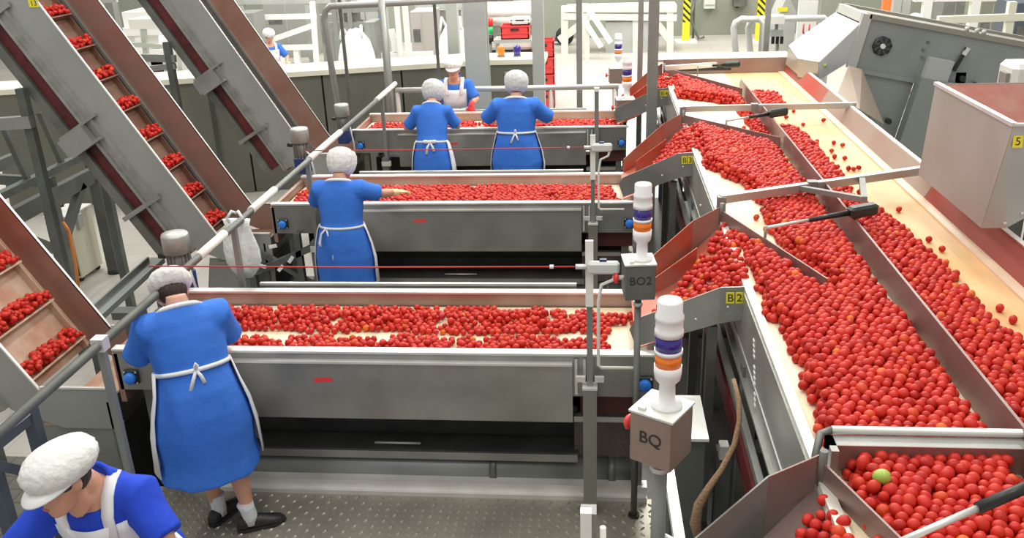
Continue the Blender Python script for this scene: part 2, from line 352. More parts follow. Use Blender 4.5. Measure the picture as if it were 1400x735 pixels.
# ------------------------------------------------------------------ elevators (inclined bucket conveyors on the left)
U = V((-.5075, 0, .8616)); NN = V((-.8616, 0, -.5075))  # along, and down-left perpendicular
def elevator(Yt, label, L, red, num=None, DP=.30, bm_=None):
    bm_ = bm_ or belt_d
    y0, y1 = Yt+.0, Yt+.84
    O = V((-3.262, 0, .665))
    t = thing('bucket_elevator', label, 'elevator conveyor', (-3.3, (y0+y1)/2, FZ), 'inclined bucket elevators')
    def pt(s_, n_, y): p = O + U*s_ + NN*n_; return V((p.x, y, p.z))
    def plate(s0, s1, n0, n1, ya, yb): return [pt(s0, n0, ya), pt(s1, n0, ya), pt(s1, n1, ya), pt(s0, n1, ya), pt(s0, n0, yb), pt(s1, n0, yb), pt(s1, n1, yb), pt(s0, n1, yb)]
    def hx(B, s0, s1, n0, n1, ya, yb): p = plate(s0, s1, n0, n1, ya, yb); return B.hexa(p)
    # side walls: incline + horizontal boot
    for (ya, yb, nm, mt) in ((y0, y0+.012, 'side_plate', el_side), (y1-.012, y1, 'side_plate', red)):
        B = mb(); e = [O+V((0, 0, .01)), O+U*L, O+U*L+NN*.25, O+NN*.25+U*.0, V((-3.17, 0, .42)), V((-2.80, 0, .42)), V((-2.80, 0, .69)), V((-3.22, 0, .69))]
        k = [V((p.x, ya, p.z)) for p in e]
        B.extr(k, (0, yb-ya, 0)); B.build(nm, mt, t)
    B = mb()
    for ya in (y0-.006, y1-.012): hx(B, 0, L, -.006, .004, ya, ya+.018)
    for ya in (y0-.006, y1-.012): B.box(-3.26, -2.80, ya, ya+.018, .685, .697)
    B.build('top_edge_trim', steel_l, t)
    # lower stringers
    B = mb(); hx(B, .02, L, .25, .275, y0-.03, y0+.04); hx(B, .02, L, .275, .34, y0-.012, y0+.01); hx(B, .02, L, .34, .365, y0-.03, y0+.02); 
    B.build('stringer', mat('stringer steel', (.40, .405, .375), .42, .6, var=(6, (.30, .31, .285), 1)), t)
    B = mb(); hx(B, .02, L, .25, .275, y1-.04, y1+.03); hx(B, .1, L, .275, .42, y1-.02, y1)
    B.build('stringer', steel_m, t)
    B = mb(); hx(B, .0, L, DP, DP+.01, y0+.012, y1-.012); B.box(-3.30, -2.87, y0+.012, y1-.012, .43, .44); B.build('belt', bm_, t); mb().box(-2.87, -2.855, y0, y1, .08, .60).build('boot_end', steel_d, t)
    B = mb(); hx(B, .1, L, .39, .495, y0+.03, y1-.03); B.build('return_belt', redbelt, t)
    B = mb(); hx(B, .1, L, .50, .58, y0-.01, y0+.05); hx(B, .1, L, .50, .58, y1-.05, y1+.01); B.build('bottom_rail', steel_d, t)
    ck = []
    s_ = .06
    while s_ < L:
        B = mb(); hx(B, s_, s_+.012, DP-.085, DP+.005, y0+.10, y1-.10); ck.append((s_, B.build('cleat', bm_, t))); s_ += .31
    B = mb()
    for q in (y0+.10, y1-.10): hx(B, 0, L, DP-.05, DP+.005, q-.004, q+.004)
    B.build('side_skirt', bm_, t)
    # brackets over the return gap
    for s0, big in ((.55, 0), (1.28, 1), (2.4, 0)):
        if s0 > L-.1: continue
        B = mb()
        if big:
            hx(B, s0-.075, s0+.075, .33, .60, y0-.10, y0-.02); hx(B, s0+.075, s0+.10, .20, .60, y0-.045, y0+.0); hx(B, s0-.10, s0-.075, .26, .56, y0-.12, y0-.02)
        else: hx(B, s0-.02, s0+.02, .20, .60, y0-.05, y0-.015)
        B.build('cross_bracket', steel, t)
    # boot front and drip pan, legs
    B = mb().slab([(-3.45, y0+.02, .12), (-2.82, y0+.02, .12), (-2.80, y0+.02, .46), (-3.38, y0+.02, .46)], .01); B.build('boot_panel', steel_m, t)
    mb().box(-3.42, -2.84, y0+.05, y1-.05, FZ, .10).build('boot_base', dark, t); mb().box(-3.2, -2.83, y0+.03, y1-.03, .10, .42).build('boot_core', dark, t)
    for yy in (y0+.06, y1-.06):
        mb().bar((-3.05, yy, FZ), (-3.05, yy, .42), .06, .06).build('leg', steel_d, t)
    if L > 1.3:
        for yy in (y0-.04, y1+.04):
            p = pt(L*.62, .58, yy); mb().bar((p.x, yy, FZ), p, .07, .07).build('leg', struct_g, t)
    if num:
        pl = pt(num[1], .03, y0-.002)
        a = thing_plate(t, pl, U*-1 if 0 else V((.8, 0, 0)), V((0, 0, 1)), .085, .06, num[0])
    return ck, pt, (y0, y1), DP
def thing_plate(parent, c, x, y, w_, h_, body, tsize=None, gap=False):
    M = frame(c, x, y); B = mb()
    xs = [(-w_/2, w_/2)] if not gap else [(-w_/2, -.003), (.003, w_/2)]
    for a, b in xs:
        p = [M @ V(q) for q in ((a, -h_/2, 0), (b, -h_/2, 0), (b, h_/2, 0), (a, h_/2, 0))]
        n = (M.to_3x3() @ V((0, 0, 1)))*.003
        B.hexa(p+[q+n for q in p])
    o = B.build('number_plate', yellow, parent)
    M2 = M @ Matrix.Translation((0, 0, .0036))
    if gap:
        for ch, q in zip(body, (-w_/4, w_/4)): text('number', ch, h_*.95, M2 @ Matrix.Translation((q, -.002, 0)), ink, o)
    else: text('number', body, tsize or h_*.95, M2, ink, o)
    return o
EL = []
EL.append(elevator(TY[0]+.02, 'nearest bucket elevator, low at the left edge, rising from the nearest table', 2.0, stain, None, .20, mat('pale cleated belt', (.58, .44, .31), .6, 0, var=(5, (.44, .22, .14), 1))))
EL.append(elevator(TY[1]+.02, 'large bucket elevator with a yellow number plate, rising across the upper left', 3.0, stain, ('13', 2.3), .31))
EL.append(elevator(TY[2]+.02, 'furthest bucket elevator, rising from the furthest table behind the large one', 3.0, mat('brown stained steel', (.42, .28, .225), .45, .4, var=(3, (.36, .20, .15), 1)), None, .37))

# ------------------------------------------------------------------ handrail on the left, with posts
def handrail():
    X, Z = -2.36, 1.345
    t = thing('handrail', 'long steel handrail with white lengths running past the left ends of the tables', 'handrail', (X, 6.5, 0))
    mb().tube([(X, 2.7, Z), (X, 10.3, Z)], .023, 12).build('rail', steel_d, t)
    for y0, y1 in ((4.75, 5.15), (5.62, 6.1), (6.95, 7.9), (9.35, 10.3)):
        mb().tube([(X, y0, Z+.006), (X, y1, Z+.006)], .027, 12).build('sleeve', warm_white, t)  # white lengths a little thicker than the rail
    for y in (3.62, 5.30, 6.90, 9.58):
        p = mb().bar((X, y, .62 if y > 4 else -.004), (X, y, Z), .034, .034).build('post', steel_m, t)
        if y > 4:
            mb().bar((X-.01, y, -.004), (X-.01, y, .66), .085, .075).build('post_base', steel_d, p)
            mb().bar((X-.05, y-.03, .60), (X+.05, y-.03, .60), .05, .05).build('post_clamp', steel_l, p)
        else:
            mb().box(X-.03, X+.03, y-.03, y+.03, Z-.03, Z+.035).build('post_cap', steel_l, p)
handrail()
# plastic bag tied to the rail
def bag():
    B = mb(); rs = []
    prof = [(.085, .02, .02), (.07, .03, -.03), (.095, .04, -.10), (.115, .05, -.18), (.115, .055, -.25), (.085, .05, -.31), (.04, .02, -.36)]
    for i, (a, b, z) in enumerate(prof):
        ring = []
        for k in range(24):
            t = 2*PI*k/24; g = 1+.06*math.sin(4*t+i)+.04*math.sin(7*t+2*i)
            ring.append((a*g*math.cos(t)+.03*(-z), b*g*math.sin(t), z))
        rs.append(ring)
    B.rings(rs)
    for sx in (-1, 1):
        B.tube([(sx*.02, 0, -.02), (sx*.05, -.02, .03), (sx*.02, 0, .07), (0, .01, .055)], [.014, .010, .010, .008], 6)
    B.v = [(x*1.1-2.40, y+5.45, z*1.1+1.325) for x, y, z in B.v]
    tag(B.build('plastic_bag', bag_m), 'crumpled white plastic bag hanging from the handrail', 'bag')
bag()

# ------------------------------------------------------------------ emergency stop posts and cords
def stop_post(Y, ztop, zs, label, clabel, cord=True, zbase=0, white=(.25, .0)):
    X = -.045
    t = thing('emergency_stop_post', label, 'post', (X, Y, zbase), 'emergency stop posts')
    mb().box(X-.037, X+.037, Y-.035, Y+.035, zbase-.004, .80).build('base_post', mat('post steel', (.27, .27, .235), .45, .5), t)
    mb().box(X-.040, X+.040, Y-.038, Y+.038, .80, .812).build('base_cap', steel_l, t)
    for q in (-.05, .05): mb().bar((X+q, Y+.01, .83), (X+q, Y+.01, .86), .022, .05).build('clamp_bolt', steel_l, t)
    mb().box(X-.016, X+.016, Y-.012, Y+.012, .80, ztop-.02).build('upright', steel_m, t)
    mb().box(X-.021, X+.019, Y-.030, Y-.012, ztop-.36, ztop).build('white_strip', warm_white, t)
    s_ = mb().box(X-.01, X+.15, Y-.075, Y-.03, zs-.035, zs+.03).build('pull_switch', mat('switch grey', (.62, .63, .60), .4), t, .012)
    mb().box(X+.05, X+.085, Y-.06, Y-.04, zs+.03, zs+.042).build('switch_button', dblue, s_)
    mb().tube([(X-.01, Y-.05, zs), (X-.07, Y-.05, zs)], .014, 8).build('eye_bolt', steel_l, s_)
    mb().tube([(X+.13, Y-.05, zs-.03), (X+.12, Y-.05, zs-.07), (X+.06, Y-.045, zs-.10), (X+.045, Y-.03, zs-.2), (X+.045, Y-.03, .95), (X+.06, Y-.02, .93), (X+.25, Y-.02, .93)], .009, 8).build('conduit', warm_white, t)
    if cord:
        B = mb().tube([(X-.07, Y-.05, zs), (X-1.2, Y-.05, zs-.004), (-2.36, Y-.05, zs)], .0042, 6)
        c = B.build('pull_cord', redcord); tag(c, clabel, 'cord', 'emergency pull cords')
        mb().tube([(X-.18, Y-.05, zs), (X-.20, Y-.05, zs)], .011, 8).build('cord_clip', plastic_w, c)
stop_post(4.235, 1.647, 1.517, 'emergency stop post in front of the nearest sorting table', 'red pull cord stretched above the nearest sorting table')
stop_post(6.90, 1.54, 1.449, 'emergency stop post in front of the second sorting table', 'red pull cord stretched above the second sorting table')
t = thing('emergency_stop_post', 'slim grey post in front of the furthest sorting table', 'post', (-.02, 9.58, 0), 'emergency stop posts')
mb().box(-.045, .0, 9.56, 9.60, -.004, 1.36).build('upright', steel_m, t); mb().box(-.05, .005, 9.55, 9.60, 1.36, 1.40).build('post_cap', warm_white, t)
t = thing('emergency_stop_post', 'top of a white emergency stop post at the bottom edge of the picture', 'post', (-.03, 2.32, 0), 'emergency stop posts')
mb().box(-.055, -.02, 2.28, 2.31, .9, 1.465).build('white_strip', warm_white, t); mb().box(-.055, -.005, 2.31, 2.36, 0, 1.44).build('upright', steel_m, t)
mb().tube([(.015, 2.30, 1.40), (.015, 2.30, .5)], .010, 8).build('conduit', warm_white, t)

# ------------------------------------------------------------------ beacons: stack light + box on a pole
def beacon(X, Y, zb0, zb1, zt, w, label, txt, rot=0, pole=True, scale=1, redbrown=True, zfloor=0):
    t = thing('beacon_light', label, 'signal light', (X, Y, zfloor), 'stack lights on control boxes')
    R = Matrix.Rotation(rot, 3, 'Z')
    def tr(B): B.v = [tuple(R @ V((x-X, y-Y, 0)) + V((X, Y, z))) for x, y, z in B.v]; return B
    bx = tr(mb().box(X-w/2, X+w/2, Y-w/2, Y+w/2, zb0, zb1)).build('control_box', mat('box steel reddish', (.40, .31, .27), .4, .6, var=(4, (.34, .24, .20), 1)) if redbrown else steel_d, t, .004)
    tr(mb().box(X-w/2-.004, X+w/2+.004, Y-w/2-.004, Y+w/2+.004, zb1, zb1+.008)).build('box_lid', mat('pale lid', (.72, .74, .69), .4, .2), bx)
    tr(mb().box(X-w*.36, X-w*.2, Y-w*.42, Y-w*.3, zb1+.008, zb1+.02)).build('lid_latch', steel_l, bx)
    bt_ = mb().tube([R @ V((-w/2, -w*.1, 0)) + V((X, Y, (zb0+zb1)/2+.01)), R @ V((-w/2-.03, -w*.1, 0)) + V((X, Y, (zb0+zb1)/2+.01))], .012, 10).build('stop_stem', white_p, bx)
    mb().lathe([(.026, 0), (.03, .012), (.02, .022), (.003, .024)], R @ V((-w/2-.03, -w*.1, 0)) + V((X, Y, (zb0+zb1)/2+.01)), 16, (R @ Matrix.Rotation(-PI/2, 3, 'Y'))).build('stop_button', redpl, bx)
    fn = R @ V((0, -w/2-.002, 0)); c = V((X, Y, (zb0+zb1)/2+.01)) + fn
    if txt: text('handwriting', txt, w*.40, frame(c, R @ V((1, 0, 0)), V((0, 0, 1))), ink, bx)
    if pole:
        mb().tube([(X, Y, zfloor-.004), (X, Y, zb0)], .022*scale, 14).build('pole', steel_m if scale > 1 else steel_d, t)
        mb().lathe([(.03*scale, 0), (.03*scale, .02)], (X, Y, zb0-.06), 14).build('pole_collar', steel_l, t)
        mb().lathe([(.04*scale, 0), (.04*scale, .012)], (X, Y, zfloor-.002), 14).build('pole_foot', black_p, t)
    h = zt-zb1-.008; r = h*.118; z0 = zb1+.008; X2 = X+w*.1; Y2 = Y+.0
    st = mb().lathe([(r*1.15, 0), (r*1.15, h*.03), (r*.62, h*.035), (r*.58, h*.22), (r*.92, h*.27), (r*1.0, h*.33), (r*1.0, h*.40)], (X2, Y2, z0), 24).build('lamp_stem', plastic_w, t)
    mb().lathe([(r*.95, h*.40), (r*.95, h*.515)], (X2, Y2, z0), 24).build('orange_lens', orange_lens, t)
    mb().lathe([(r*1.02, h*.515), (r*1.02, h*.55)], (X2, Y2, z0), 24).build('lens_ring', plastic_w, t)
    mb().lathe([(r*.95, h*.55), (r*.95, h*.685)], (X2, Y2, z0), 24).build('blue_lens', blue_lens, t)
    mb().lathe([(r*1.03, h*.685), (r*1.03, h*.73), (r*.97, h*.74), (r*.97, h*.82), (r*1.02, h*.83), (r*1.02, h*.86), (r*.90, h*.88), (r*.90, h*.985), (r*.82, h), (r*.1, h*1.003)], (X2, Y2, z0), 24).build('lamp_top', plastic_w, t)
    return t
beacon(.225, 2.80, 1.335, 1.535, 1.955, .165, 'nearest stack light, white, blue and orange, on a box marked BQ', 'BQ', rot=-.55, scale=1.25)
beacon(.20, 4.20, 1.36, 1.545, 1.945, .15, 'second stack light, on a grey box marked BO2 before the chute', 'BO2', rot=.1, redbrown=False, scale=.8)
beacon(.29, 10.0, .99, 1.19, 1.66, .20, 'small stack light on a reddish box right of the furthest sorting table', '', rot=.1)
beacon(.24, 12.3, .95, 1.15, 1.60, .2, 'stack light partly hidden behind the one by the furthest table', '', rot=.1)

# grey cabinet and strut behind the nearest beacon
t = thing('control_cabinet', 'grey floor cabinet with pale top behind the nearest stack light', 'cabinet', (.46, 3.8, FZ))
mb().box(.34, .50, 3.62, 3.98, FZ, .88).build('cabinet_body', struct_g, t, .005)
mb().box(.33, .51, 3.60, 4.0, .88, .895).build('cabinet_lid', mat('pale lid', (.72, .74, .69), .4, .2), t)
t = thing('support_strut', 'pale steel strut running past the nearest stack light', 'strut', (.33, 3, 0))
mb().bar((.300, 3.40, .93), (.325, 2.2, .90), .042, .045).build('strut_bar', mat('pale aluminium', (.74, .74, .70), .4, .3), t)
mb().tube([(.24, 2.8, .98), (.33, 2.8, .93)], .012, 8).build('clamp_bolt', steel_l, t)
mb().bar((.318, 2.5, FZ), (.318, 2.5, .89), .04, .04).build('strut_leg', steel_d, t)

# ------------------------------------------------------------------ main sorting conveyor
XL, XD, XR = .735, 1.43, 2.09; YA, YB = 1.35, 10.5; BZ = 1.362
t = MC = thing('sorting_conveyor', 'wide main conveyor with two lanes of tomatoes along the right side', 'conveyor', (1.4, 5.9, FZ))
mb().box(XL+.03, XD, YA, YB, BZ-.03, BZ).build('belt', belt_w, t)
mb().box(XD, XR+.01, YA, YB, BZ-.03, BZ).build('belt', belt_y, t)
B = mb().box(XL, XL+.04, YA, YB, 1.355, 1.384); B.build('left_rail', mat('worn rail', (.74, .73, .66), .4, .4, var=(12, (.60, .58, .50), 1)), t)
B = mb().box(XL-.006, XL+.006, YA, YB, .98, 1.36); B.box(XL-.03, XL+.0, YA, YB, .98, .995)
sp = B.build('side_panel', mat('side panel steel', (.44, .45, .42), .38, .65, var=(2, (.33, .335, .31), 1)), t)
for k in range(14):
    if k in (4, 9): continue
    yy = 3.86-.012*k; z_ = 1.275-.022*k; mb().box(XL-.010, XL-.005, yy-.016, yy+.016, z_-.005, z_+.005).build('slot', warm_white, sp)
for yy in (2.95, 4.7, 5.6, 6.2, 7.4): mb().ball((XL-.008, yy, 1.18), .010, None, 8, 6).build('bolt', steel_l, sp)
mb().box(XL-.010, XL-.006, YA, YB, 1.08, 1.086).build('fold_line', steel_l, sp)
mb().box(XD-.006, XD+.006, YA, 9.25, BZ, 1.52).build('divider', wall_pink, t)
mb().slab([(XD, 9.25, BZ), (XD, 9.25, 1.52), (XD+.0, 9.32, 1.46), (XD, 9.36, BZ)], .012).build('divider_end', wall_pink, t)
for ya_, yb_, mt in ((YA, 5.75, mat('right wall dark red stain', (.30, .045, .028), .45, .15, var=(1.6, (.24, .08, .055), 1, .5, .8))), (5.75, 8.7, mat('right wall steel', (.36, .275, .225), .48, .3, var=(1.2, (.33, .20, .155), 1, .45, .7))), (8.7, YB, mat('right wall red splash', (.40, .045, .03), .5, .1, var=(2, (.34, .09, .06), 1)))):
    mb().slab([(XR, ya_, BZ), (XR, yb_, BZ), (XR+.075, yb_, 1.50), (XR+.075, ya_, 1.50)], .008).build('right_wall', mt, t)
mb().slab([(XR+.075, YA, 1.503), (XR+.075, YB, 1.503), (XR+.105, YB, 1.503), (XR+.105, YA, 1.503)], .012).build('right_wall_flange', steel_l, t)
mb().box(XR-.06, XR+.006, YA, YB, BZ, BZ+.012).build('belt_edge_strip', mat('pale edge strip', (.70, .52, .36), .4), t)
mb().box(XL, XR+.1, YB, YB+.012, BZ, 1.53).build('end_wall', wall_pink, t)
mb().box(XL, 1.5, YB-.02, YB-.005, 1.40, 1.47).build('end_slot', dark, t)
mb().box(XL-.1, XR+.1, YB+.012, YB+.45, 1.50, 1.53).build('end_hood', mat('hood steel', (.52, .50, .44), .4, .5), t)
mb().box(XL+.02, XR, YA, YB, 1.05, 1.07).build('return_belt', redbelt, t)
mb().box(XL-.06, XL-.03, YA, YB, .86, .90).build('lower_beam', steel_m, t)
mb().box(XL-.06, XL-.04, 2.6, YB, .66, .80).build('guard_strip', redbelt, t)
mb().box(XR, XR+.05, YA, YB, .80, 1.36).build('side_panel', steel_m, t)
for yy in (2.0, 3.05, 4.05, 5.6, 6.7, 8.3, 9.4, 10.4):
    for xx in (XL+.02, XR-.05): mb().box(xx-.04, xx+.04, yy-.04, yy+.04, FZ, 1.05).build('leg', bluegrey if yy > 6 else steel_d, t)
    mb().box(XL, XR, yy-.03, yy+.03, .55, .63).build('cross_member', steel_d, t)
for yy in (5.9, 6.2, 6.45): mb().tube([(XL-.3, yy, .35), (XR, yy, .35)], .07, 14).build('return_roller', dark, t)
mb().box(-.05+.45, XR, 2.4, YB, -.16, -.12).build('drip_floor', mat('near black pan', (.05, .05, .045), .4, .4), t)  # near-black pan spanning the space under the conveyor
# cross bar A with brackets (near)
ba = mb().box(.775, 2.25, 2.66, 2.72, 1.44, 1.485).build('cross_bar', steel, t)
mb().box(.775, 2.25, 2.655, 2.66, 1.385, 1.485).build('bar_flange', wall_pink, ba)
mb().tube([(.80, 2.735, 1.495), (2.25, 2.735, 1.495)], .016, 10).build('bar_rod', steel_l, ba)
mb().tube([(.80, 2.735, 1.495), (.76, 2.72, 1.49), (.735, 2.66, 1.44), (.735, 2.62, 1.30)], .014, 8).build('bar_bracket', steel_d, ba)
mb().box(.775, .80, 2.62, 2.72, 1.365, 1.485).build('bar_plate', steel, ba)
# far end bar
bd = mb().bar((.73, 10.0, 1.52), (1.30, 10.28, 1.50), .05, .05).build('cross_bar', steel_l, t)

def diverter(hinge, end, label, barL, barR, motorp, rod_end, tri=False):
    h, e = V((*hinge, 0)), V((*end, 0))
    t = thing('diverter_gate', label, 'gate', (hinge[0], hinge[1], 1.37), 'diverter gates on the main conveyor')
    mb().slab([(h.x, h.y, BZ+.006), (e.x, e.y, BZ+.006), (e.x, e.y, 1.475), (h.x, h.y, 1.455)], .008).build('gate_plate', wall_pink, t)
    mb().tube([(h.x, h.y, BZ), (h.x, h.y, 1.50)], .014, 10).build('hinge_pin', steel_d, t)
    if barL:
        b = mb().bar(barL, barR, .045, .05).build('cross_bar', mat('bar steel', (.50, .50, .45), .42, .6), t)
        mb().box(barL[0]-.02, barL[0]+.03, barL[1]-.03, barL[1]+.03, 1.384, barL[2]+.02).build('bar_post', steel_m, b)
        mid = V(barL).lerp(V(barR), .42); mb().box(mid.x-.03, mid.x+.03, mid.y-.03, mid.y+.03, mid.z-.034, mid.z+.034).build('bar_sleeve', steel_m, b)
        if tri:
            c = V(motorp)+V((.05, .12, .03)); q = V(barL).lerp(V(barR), .66)
            mb().bar(V(barL).lerp(V(barR), .36), c, .035, .03).build('bracket_arm', steel_m, b)
            mb().bar(q, c, .035, .03).build('bracket_arm', steel_m, b)
    if motorp:
        mp_, re = V(motorp), V(rod_end); d = (re-mp_).normalized(); L = (re-mp_).length
        a = thing_child('actuator', t)
        mb().bar(mp_-d*.10, mp_+d*.07, .07, .065).build('actuator_motor', mat('black green casing', (.02, .03, .026), .35), a, .014)
        mb().tube([mp_+d*.07, mp_+d*(L*.55)], [.017, .013], 10).build('actuator_sleeve', black_p, a)
        mb().tube([mp_+d*(L*.55), re], .009, 10).build('actuator_rod', steel_l, a)
        mb().tube([re+V((0, 0, .01)), V((re.x, re.y, 1.42))], .008, 8).build('actuator_pin', steel_m, a)
    return t
def thing_child(name, parent):
    o = bpy.data.objects.new(name, None); C.objects.link(o); o.parent = parent; o.matrix_parent_inverse = wm(parent).inverted(); return o
diverter((.745, 5.26), (1.11, 4.14), 'steel diverter gate across the left lane at chute B2', (.745, 5.34, 1.50), (2.16, 5.90, 1.52), atz(1176, 288, 1.56), atz(1047, 311, 1.52), True)
diverter((.745, 7.93), (1.405, 7.0), 'steel diverter gate across the left lane at the middle chute B3', (.735, 7.97, 1.50), (2.22, 7.97, 1.51), atz(1061, 154, 1.55), atz(993, 165, 1.52))
diverter((.745, 10.42), (1.405, 9.0), 'furthest steel diverter gate at the top of the main conveyor', None, None, atz(999, 88, 1.56), atz(954, 91, 1.53))
t = diverter((.745, 2.60), (1.13, 1.47), 'nearest steel diverter gate at the bottom edge of the picture', None, None, None, None)
p0, p1 = V(aty(1400, 667, 2.05)), V(aty(1240, 736, 1.95)); pm = p0.lerp(p1, .40)
a = thing_child('actuator', t)
mb().tube([p0+(p0-pm)*.5, pm], .016, 12).build('actuator_sleeve', black_p, a); mb().tube([pm, p1+(p1-pm)*.12], .0095, 10).build('actuator_rod', steel_l, a)

# ------------------------------------------------------------------ chutes from conveyor to tables
def chute(Yf, label, plate_txt, w1=None, w2=None, w3=None):
    w1 = w1 or stain; w2 = w2 or stain_r; w3 = w3 or stain_r
    ya, yb = Yf-.06, Yf+.97
    t = thing('discharge_chute', label, 'chute', (.5, Yf+.45, .9), 'discharge chutes')
    F0 = [(XL, ya, 1.335), (XL, yb, 1.335), (.45, Yf+.85, 1.08), (.20, Yf+.80, .965), (.20, Yf+.06, .965), (.45, Yf+.03, 1.08)]
    mb().slab([F0[0], F0[1], F0[2], F0[5]], .006).build('chute_floor', w3, t)
    mb().slab([F0[5], F0[2], F0[3], F0[4]], .006).build('chute_floor', w3, t)
    # near wing (outer face grey) with a fold
    nw = mb().slab([(XL, ya, 1.384), (.62, ya+.01, 1.375), (.62, ya+.015, 1.17), (XL, ya, 1.20)], .008).build('near_wing', steel, t)
    mb().slab([(.62, ya+.01, 1.375), (.19, Yf+.02, 1.16), (.165, Yf+.02, 1.10), (.20, Yf+.02, 1.0), (.62, ya+.015, 1.17)], .008).build('near_wing', steel, t)
    # far wing, tall and stained
    mb().slab([(XL, yb, 1.47), (XL-.16, yb, 1.38), (XL-.16, yb-.01, 1.14), (XL, yb-.01, 1.30)], .008).build('far_wing', w1, t)
    mb().slab([(XL-.16, yb, 1.38), (.30, Yf+.87, 1.16), (.22, Yf+.84, 1.09), (.22, Yf+.82, .95), (XL-.16, yb-.01, 1.10)], .008).build('far_wing', w2, t)
    # small inner deflector
    mb().slab([(.58, Yf+.72, 1.30), (.32, Yf+.66, 1.12), (.32, Yf+.66, .98), (.58, Yf+.72, 1.16)], .006).build('deflector', stain_r, t)
    for q in (.66, .50): mb().ball((q, ya-.0, 1.27 if q > .6 else 1.2), .007, None, 8, 6).build('bolt', steel_l, t)
    for yy in (ya+.1, yb-.1): mb().bar((.60, yy, FZ), (.60, yy, 1.12), .05, .05).build('leg', steel_d, t)
    if plate_txt:
        thing_plate(t, V((.69, ya-.006, 1.325)), (1, -.02, .03), (0, 0, 1), .088, .062, plate_txt, gap=True)
    return t
chute(TY[0], 'steel chute with yellow plate B2 feeding the nearest sorting table', 'B2')
chute(TY[1], 'steel chute with yellow plate B3 feeding the second sorting table', 'B3')
chute(TY[2], 'steel chute with yellow plate B4 feeding the furthest sorting table', 'B4')
chute(TY[0]-2.66, 'steel chute full of tomatoes at the bottom edge of the picture', None, wall_pink, steel, wall_pink)

# cable hanging from side panel, junction box
cp_ = [aty(x, y, Yc) for x, y, Yc in ((1003, 518, 3.72), (1010, 545, 3.64), (1011, 575, 3.58), (1004, 608, 3.52), (986, 642, 3.46), (968, 668, 3.42), (955, 690, 3.4), (950, 715, 3.4), (957, 745, 3.4))]
B = mb().tube(cp_, [.010, .011, .012, .013, .013, .017, .022, .024, .016], 10)
tag(B.build('hanging_cable', brown_rope), 'brown bundled cable hanging beside the main conveyor side panel', 'cable')
t = thing('junction_box', 'small junction box on a dark post under the main conveyor', 'box', (.6, 3.8, FZ))
mb().box(.585, .63, 3.75, 3.81, .68, .76).build('box_body', offwhite, t, .004); mb().box(.58, .65, 3.80, 3.86, FZ, .70).build('box_post', struct_g, t)

# ------------------------------------------------------------------ hopper "5" on the right
def hopper():
    t = thing('feed_hopper', 'stainless steel hopper with yellow number 5 at the right edge', 'hopper', (2.5, 5, 1.5))
    x0, x1, y0, y1, zt = 1.99, 3.2, 4.45, 5.53, 2.15
    xb = 1.95; zb = 1.60
    hs = mat('hopper steel', (.52, .50, .46), .45, .6, var=(2, (.46, .43, .39), 1)); hin = mat('hopper red inside', (.46, .24, .19), .4, .4, var=(4, (.40, .12, .09), 1))
    mb().slab([(x0, y1, zt), (x0, y0, zt), (xb, y0+.07, zb), (xb, y1-.04, zb)], .006).build('hopper_side', hs, t)
    mb().slab([(x0, y0, zt), (x1, y0, zt), (x1, y0+.07, zb+.75), (xb+.12, y0+.07, zb), (xb, y0+.07, zb)], .006).build('hopper_side', mat('hopper steel light', (.56, .58, .56), .4, .6, var=(2, (.48, .50, .48), 1)), t)
    mb().slab([(x0+.01, y1-.01, zt-.002), (x1, y1-.01, zt-.002), (x1, y1-.05, zb+.3), (xb+.02, y1-.05, zb+.02)], .006).build('hopper_side', hs, t)
    mb().slab([(x0+.01, y1-.02, zt-.03), (x0+.01, y0+.02, zt-.03), (xb+.02, y0+.09, zb+.03), (xb+.02, y1-.06, zb+.03)], .003).build('hopper_lining', hin, t)
    mb().slab([(x0+.01, y1-.02, zt-.01), (x1, y1-.02, zt-.01), (x1, y0+.5, 1.75), (x0+.01, y0+.5, 1.72)], .006).build('hopper_floor', hin, t)
    mb().slab([(x0+.02, y0+.008, zt-.02), (x1, y0+.008, zt-.02), (x1, y0+.08, zb+.75), (xb+.2, y0+.08, zb+.1)], .003).build('hopper_lining', hin, t)
    B = mb().bar((x0, y1, zt), (x0, y0, zt), .03, .018); B.bar((x0, y0, zt), (x1, y0, zt), .02, .012); B.build('rim', steel_l, t)
    mb().bar((2.45, 5.0, FZ), (2.45, 5.0, 1.75), .08, .08).build('leg', steel_d, t); mb().bar((3.0, 5.45, FZ), (3.0, 5.45, 1.9), .08, .08).build('leg', steel_d, t)
    thing_plate(t, V((2.022, y0+.003, zt-.085)), (1, 0, 0), (0, .07, .55), .046, .058, '5')
    for q in ((2.06, y0+.066, 1.625), (2.13, y0+.058, 1.68)): mb().ball(q, .009, None, 8, 6).build('bolt', steel_l, t)
    # pale motor cover peeping over the rim
    c = aty(1392, 100, 5.9)
    u = thing('motor_cover', 'pale rounded motor cover behind the hopper at the right edge', 'cover', (c.x, 5.9, 1.5))
    mb().box(c.x-.045, c.x+.25, 5.85, 6.1, 1.5, c.z+.06).build('cover_shell', mat('pale lid', (.72, .74, .69), .4, .2), u, .03)
    mb().box(c.x-.07, c.x-.03, 5.9, 6.0, 1.5, c.z-.0).build('cover_flange', steel_m, u)
    mb().box(c.x, c.x+.2, 5.9, 6.05, FZ, 1.5).build('cover_stand', steel_d, u)
hopper()

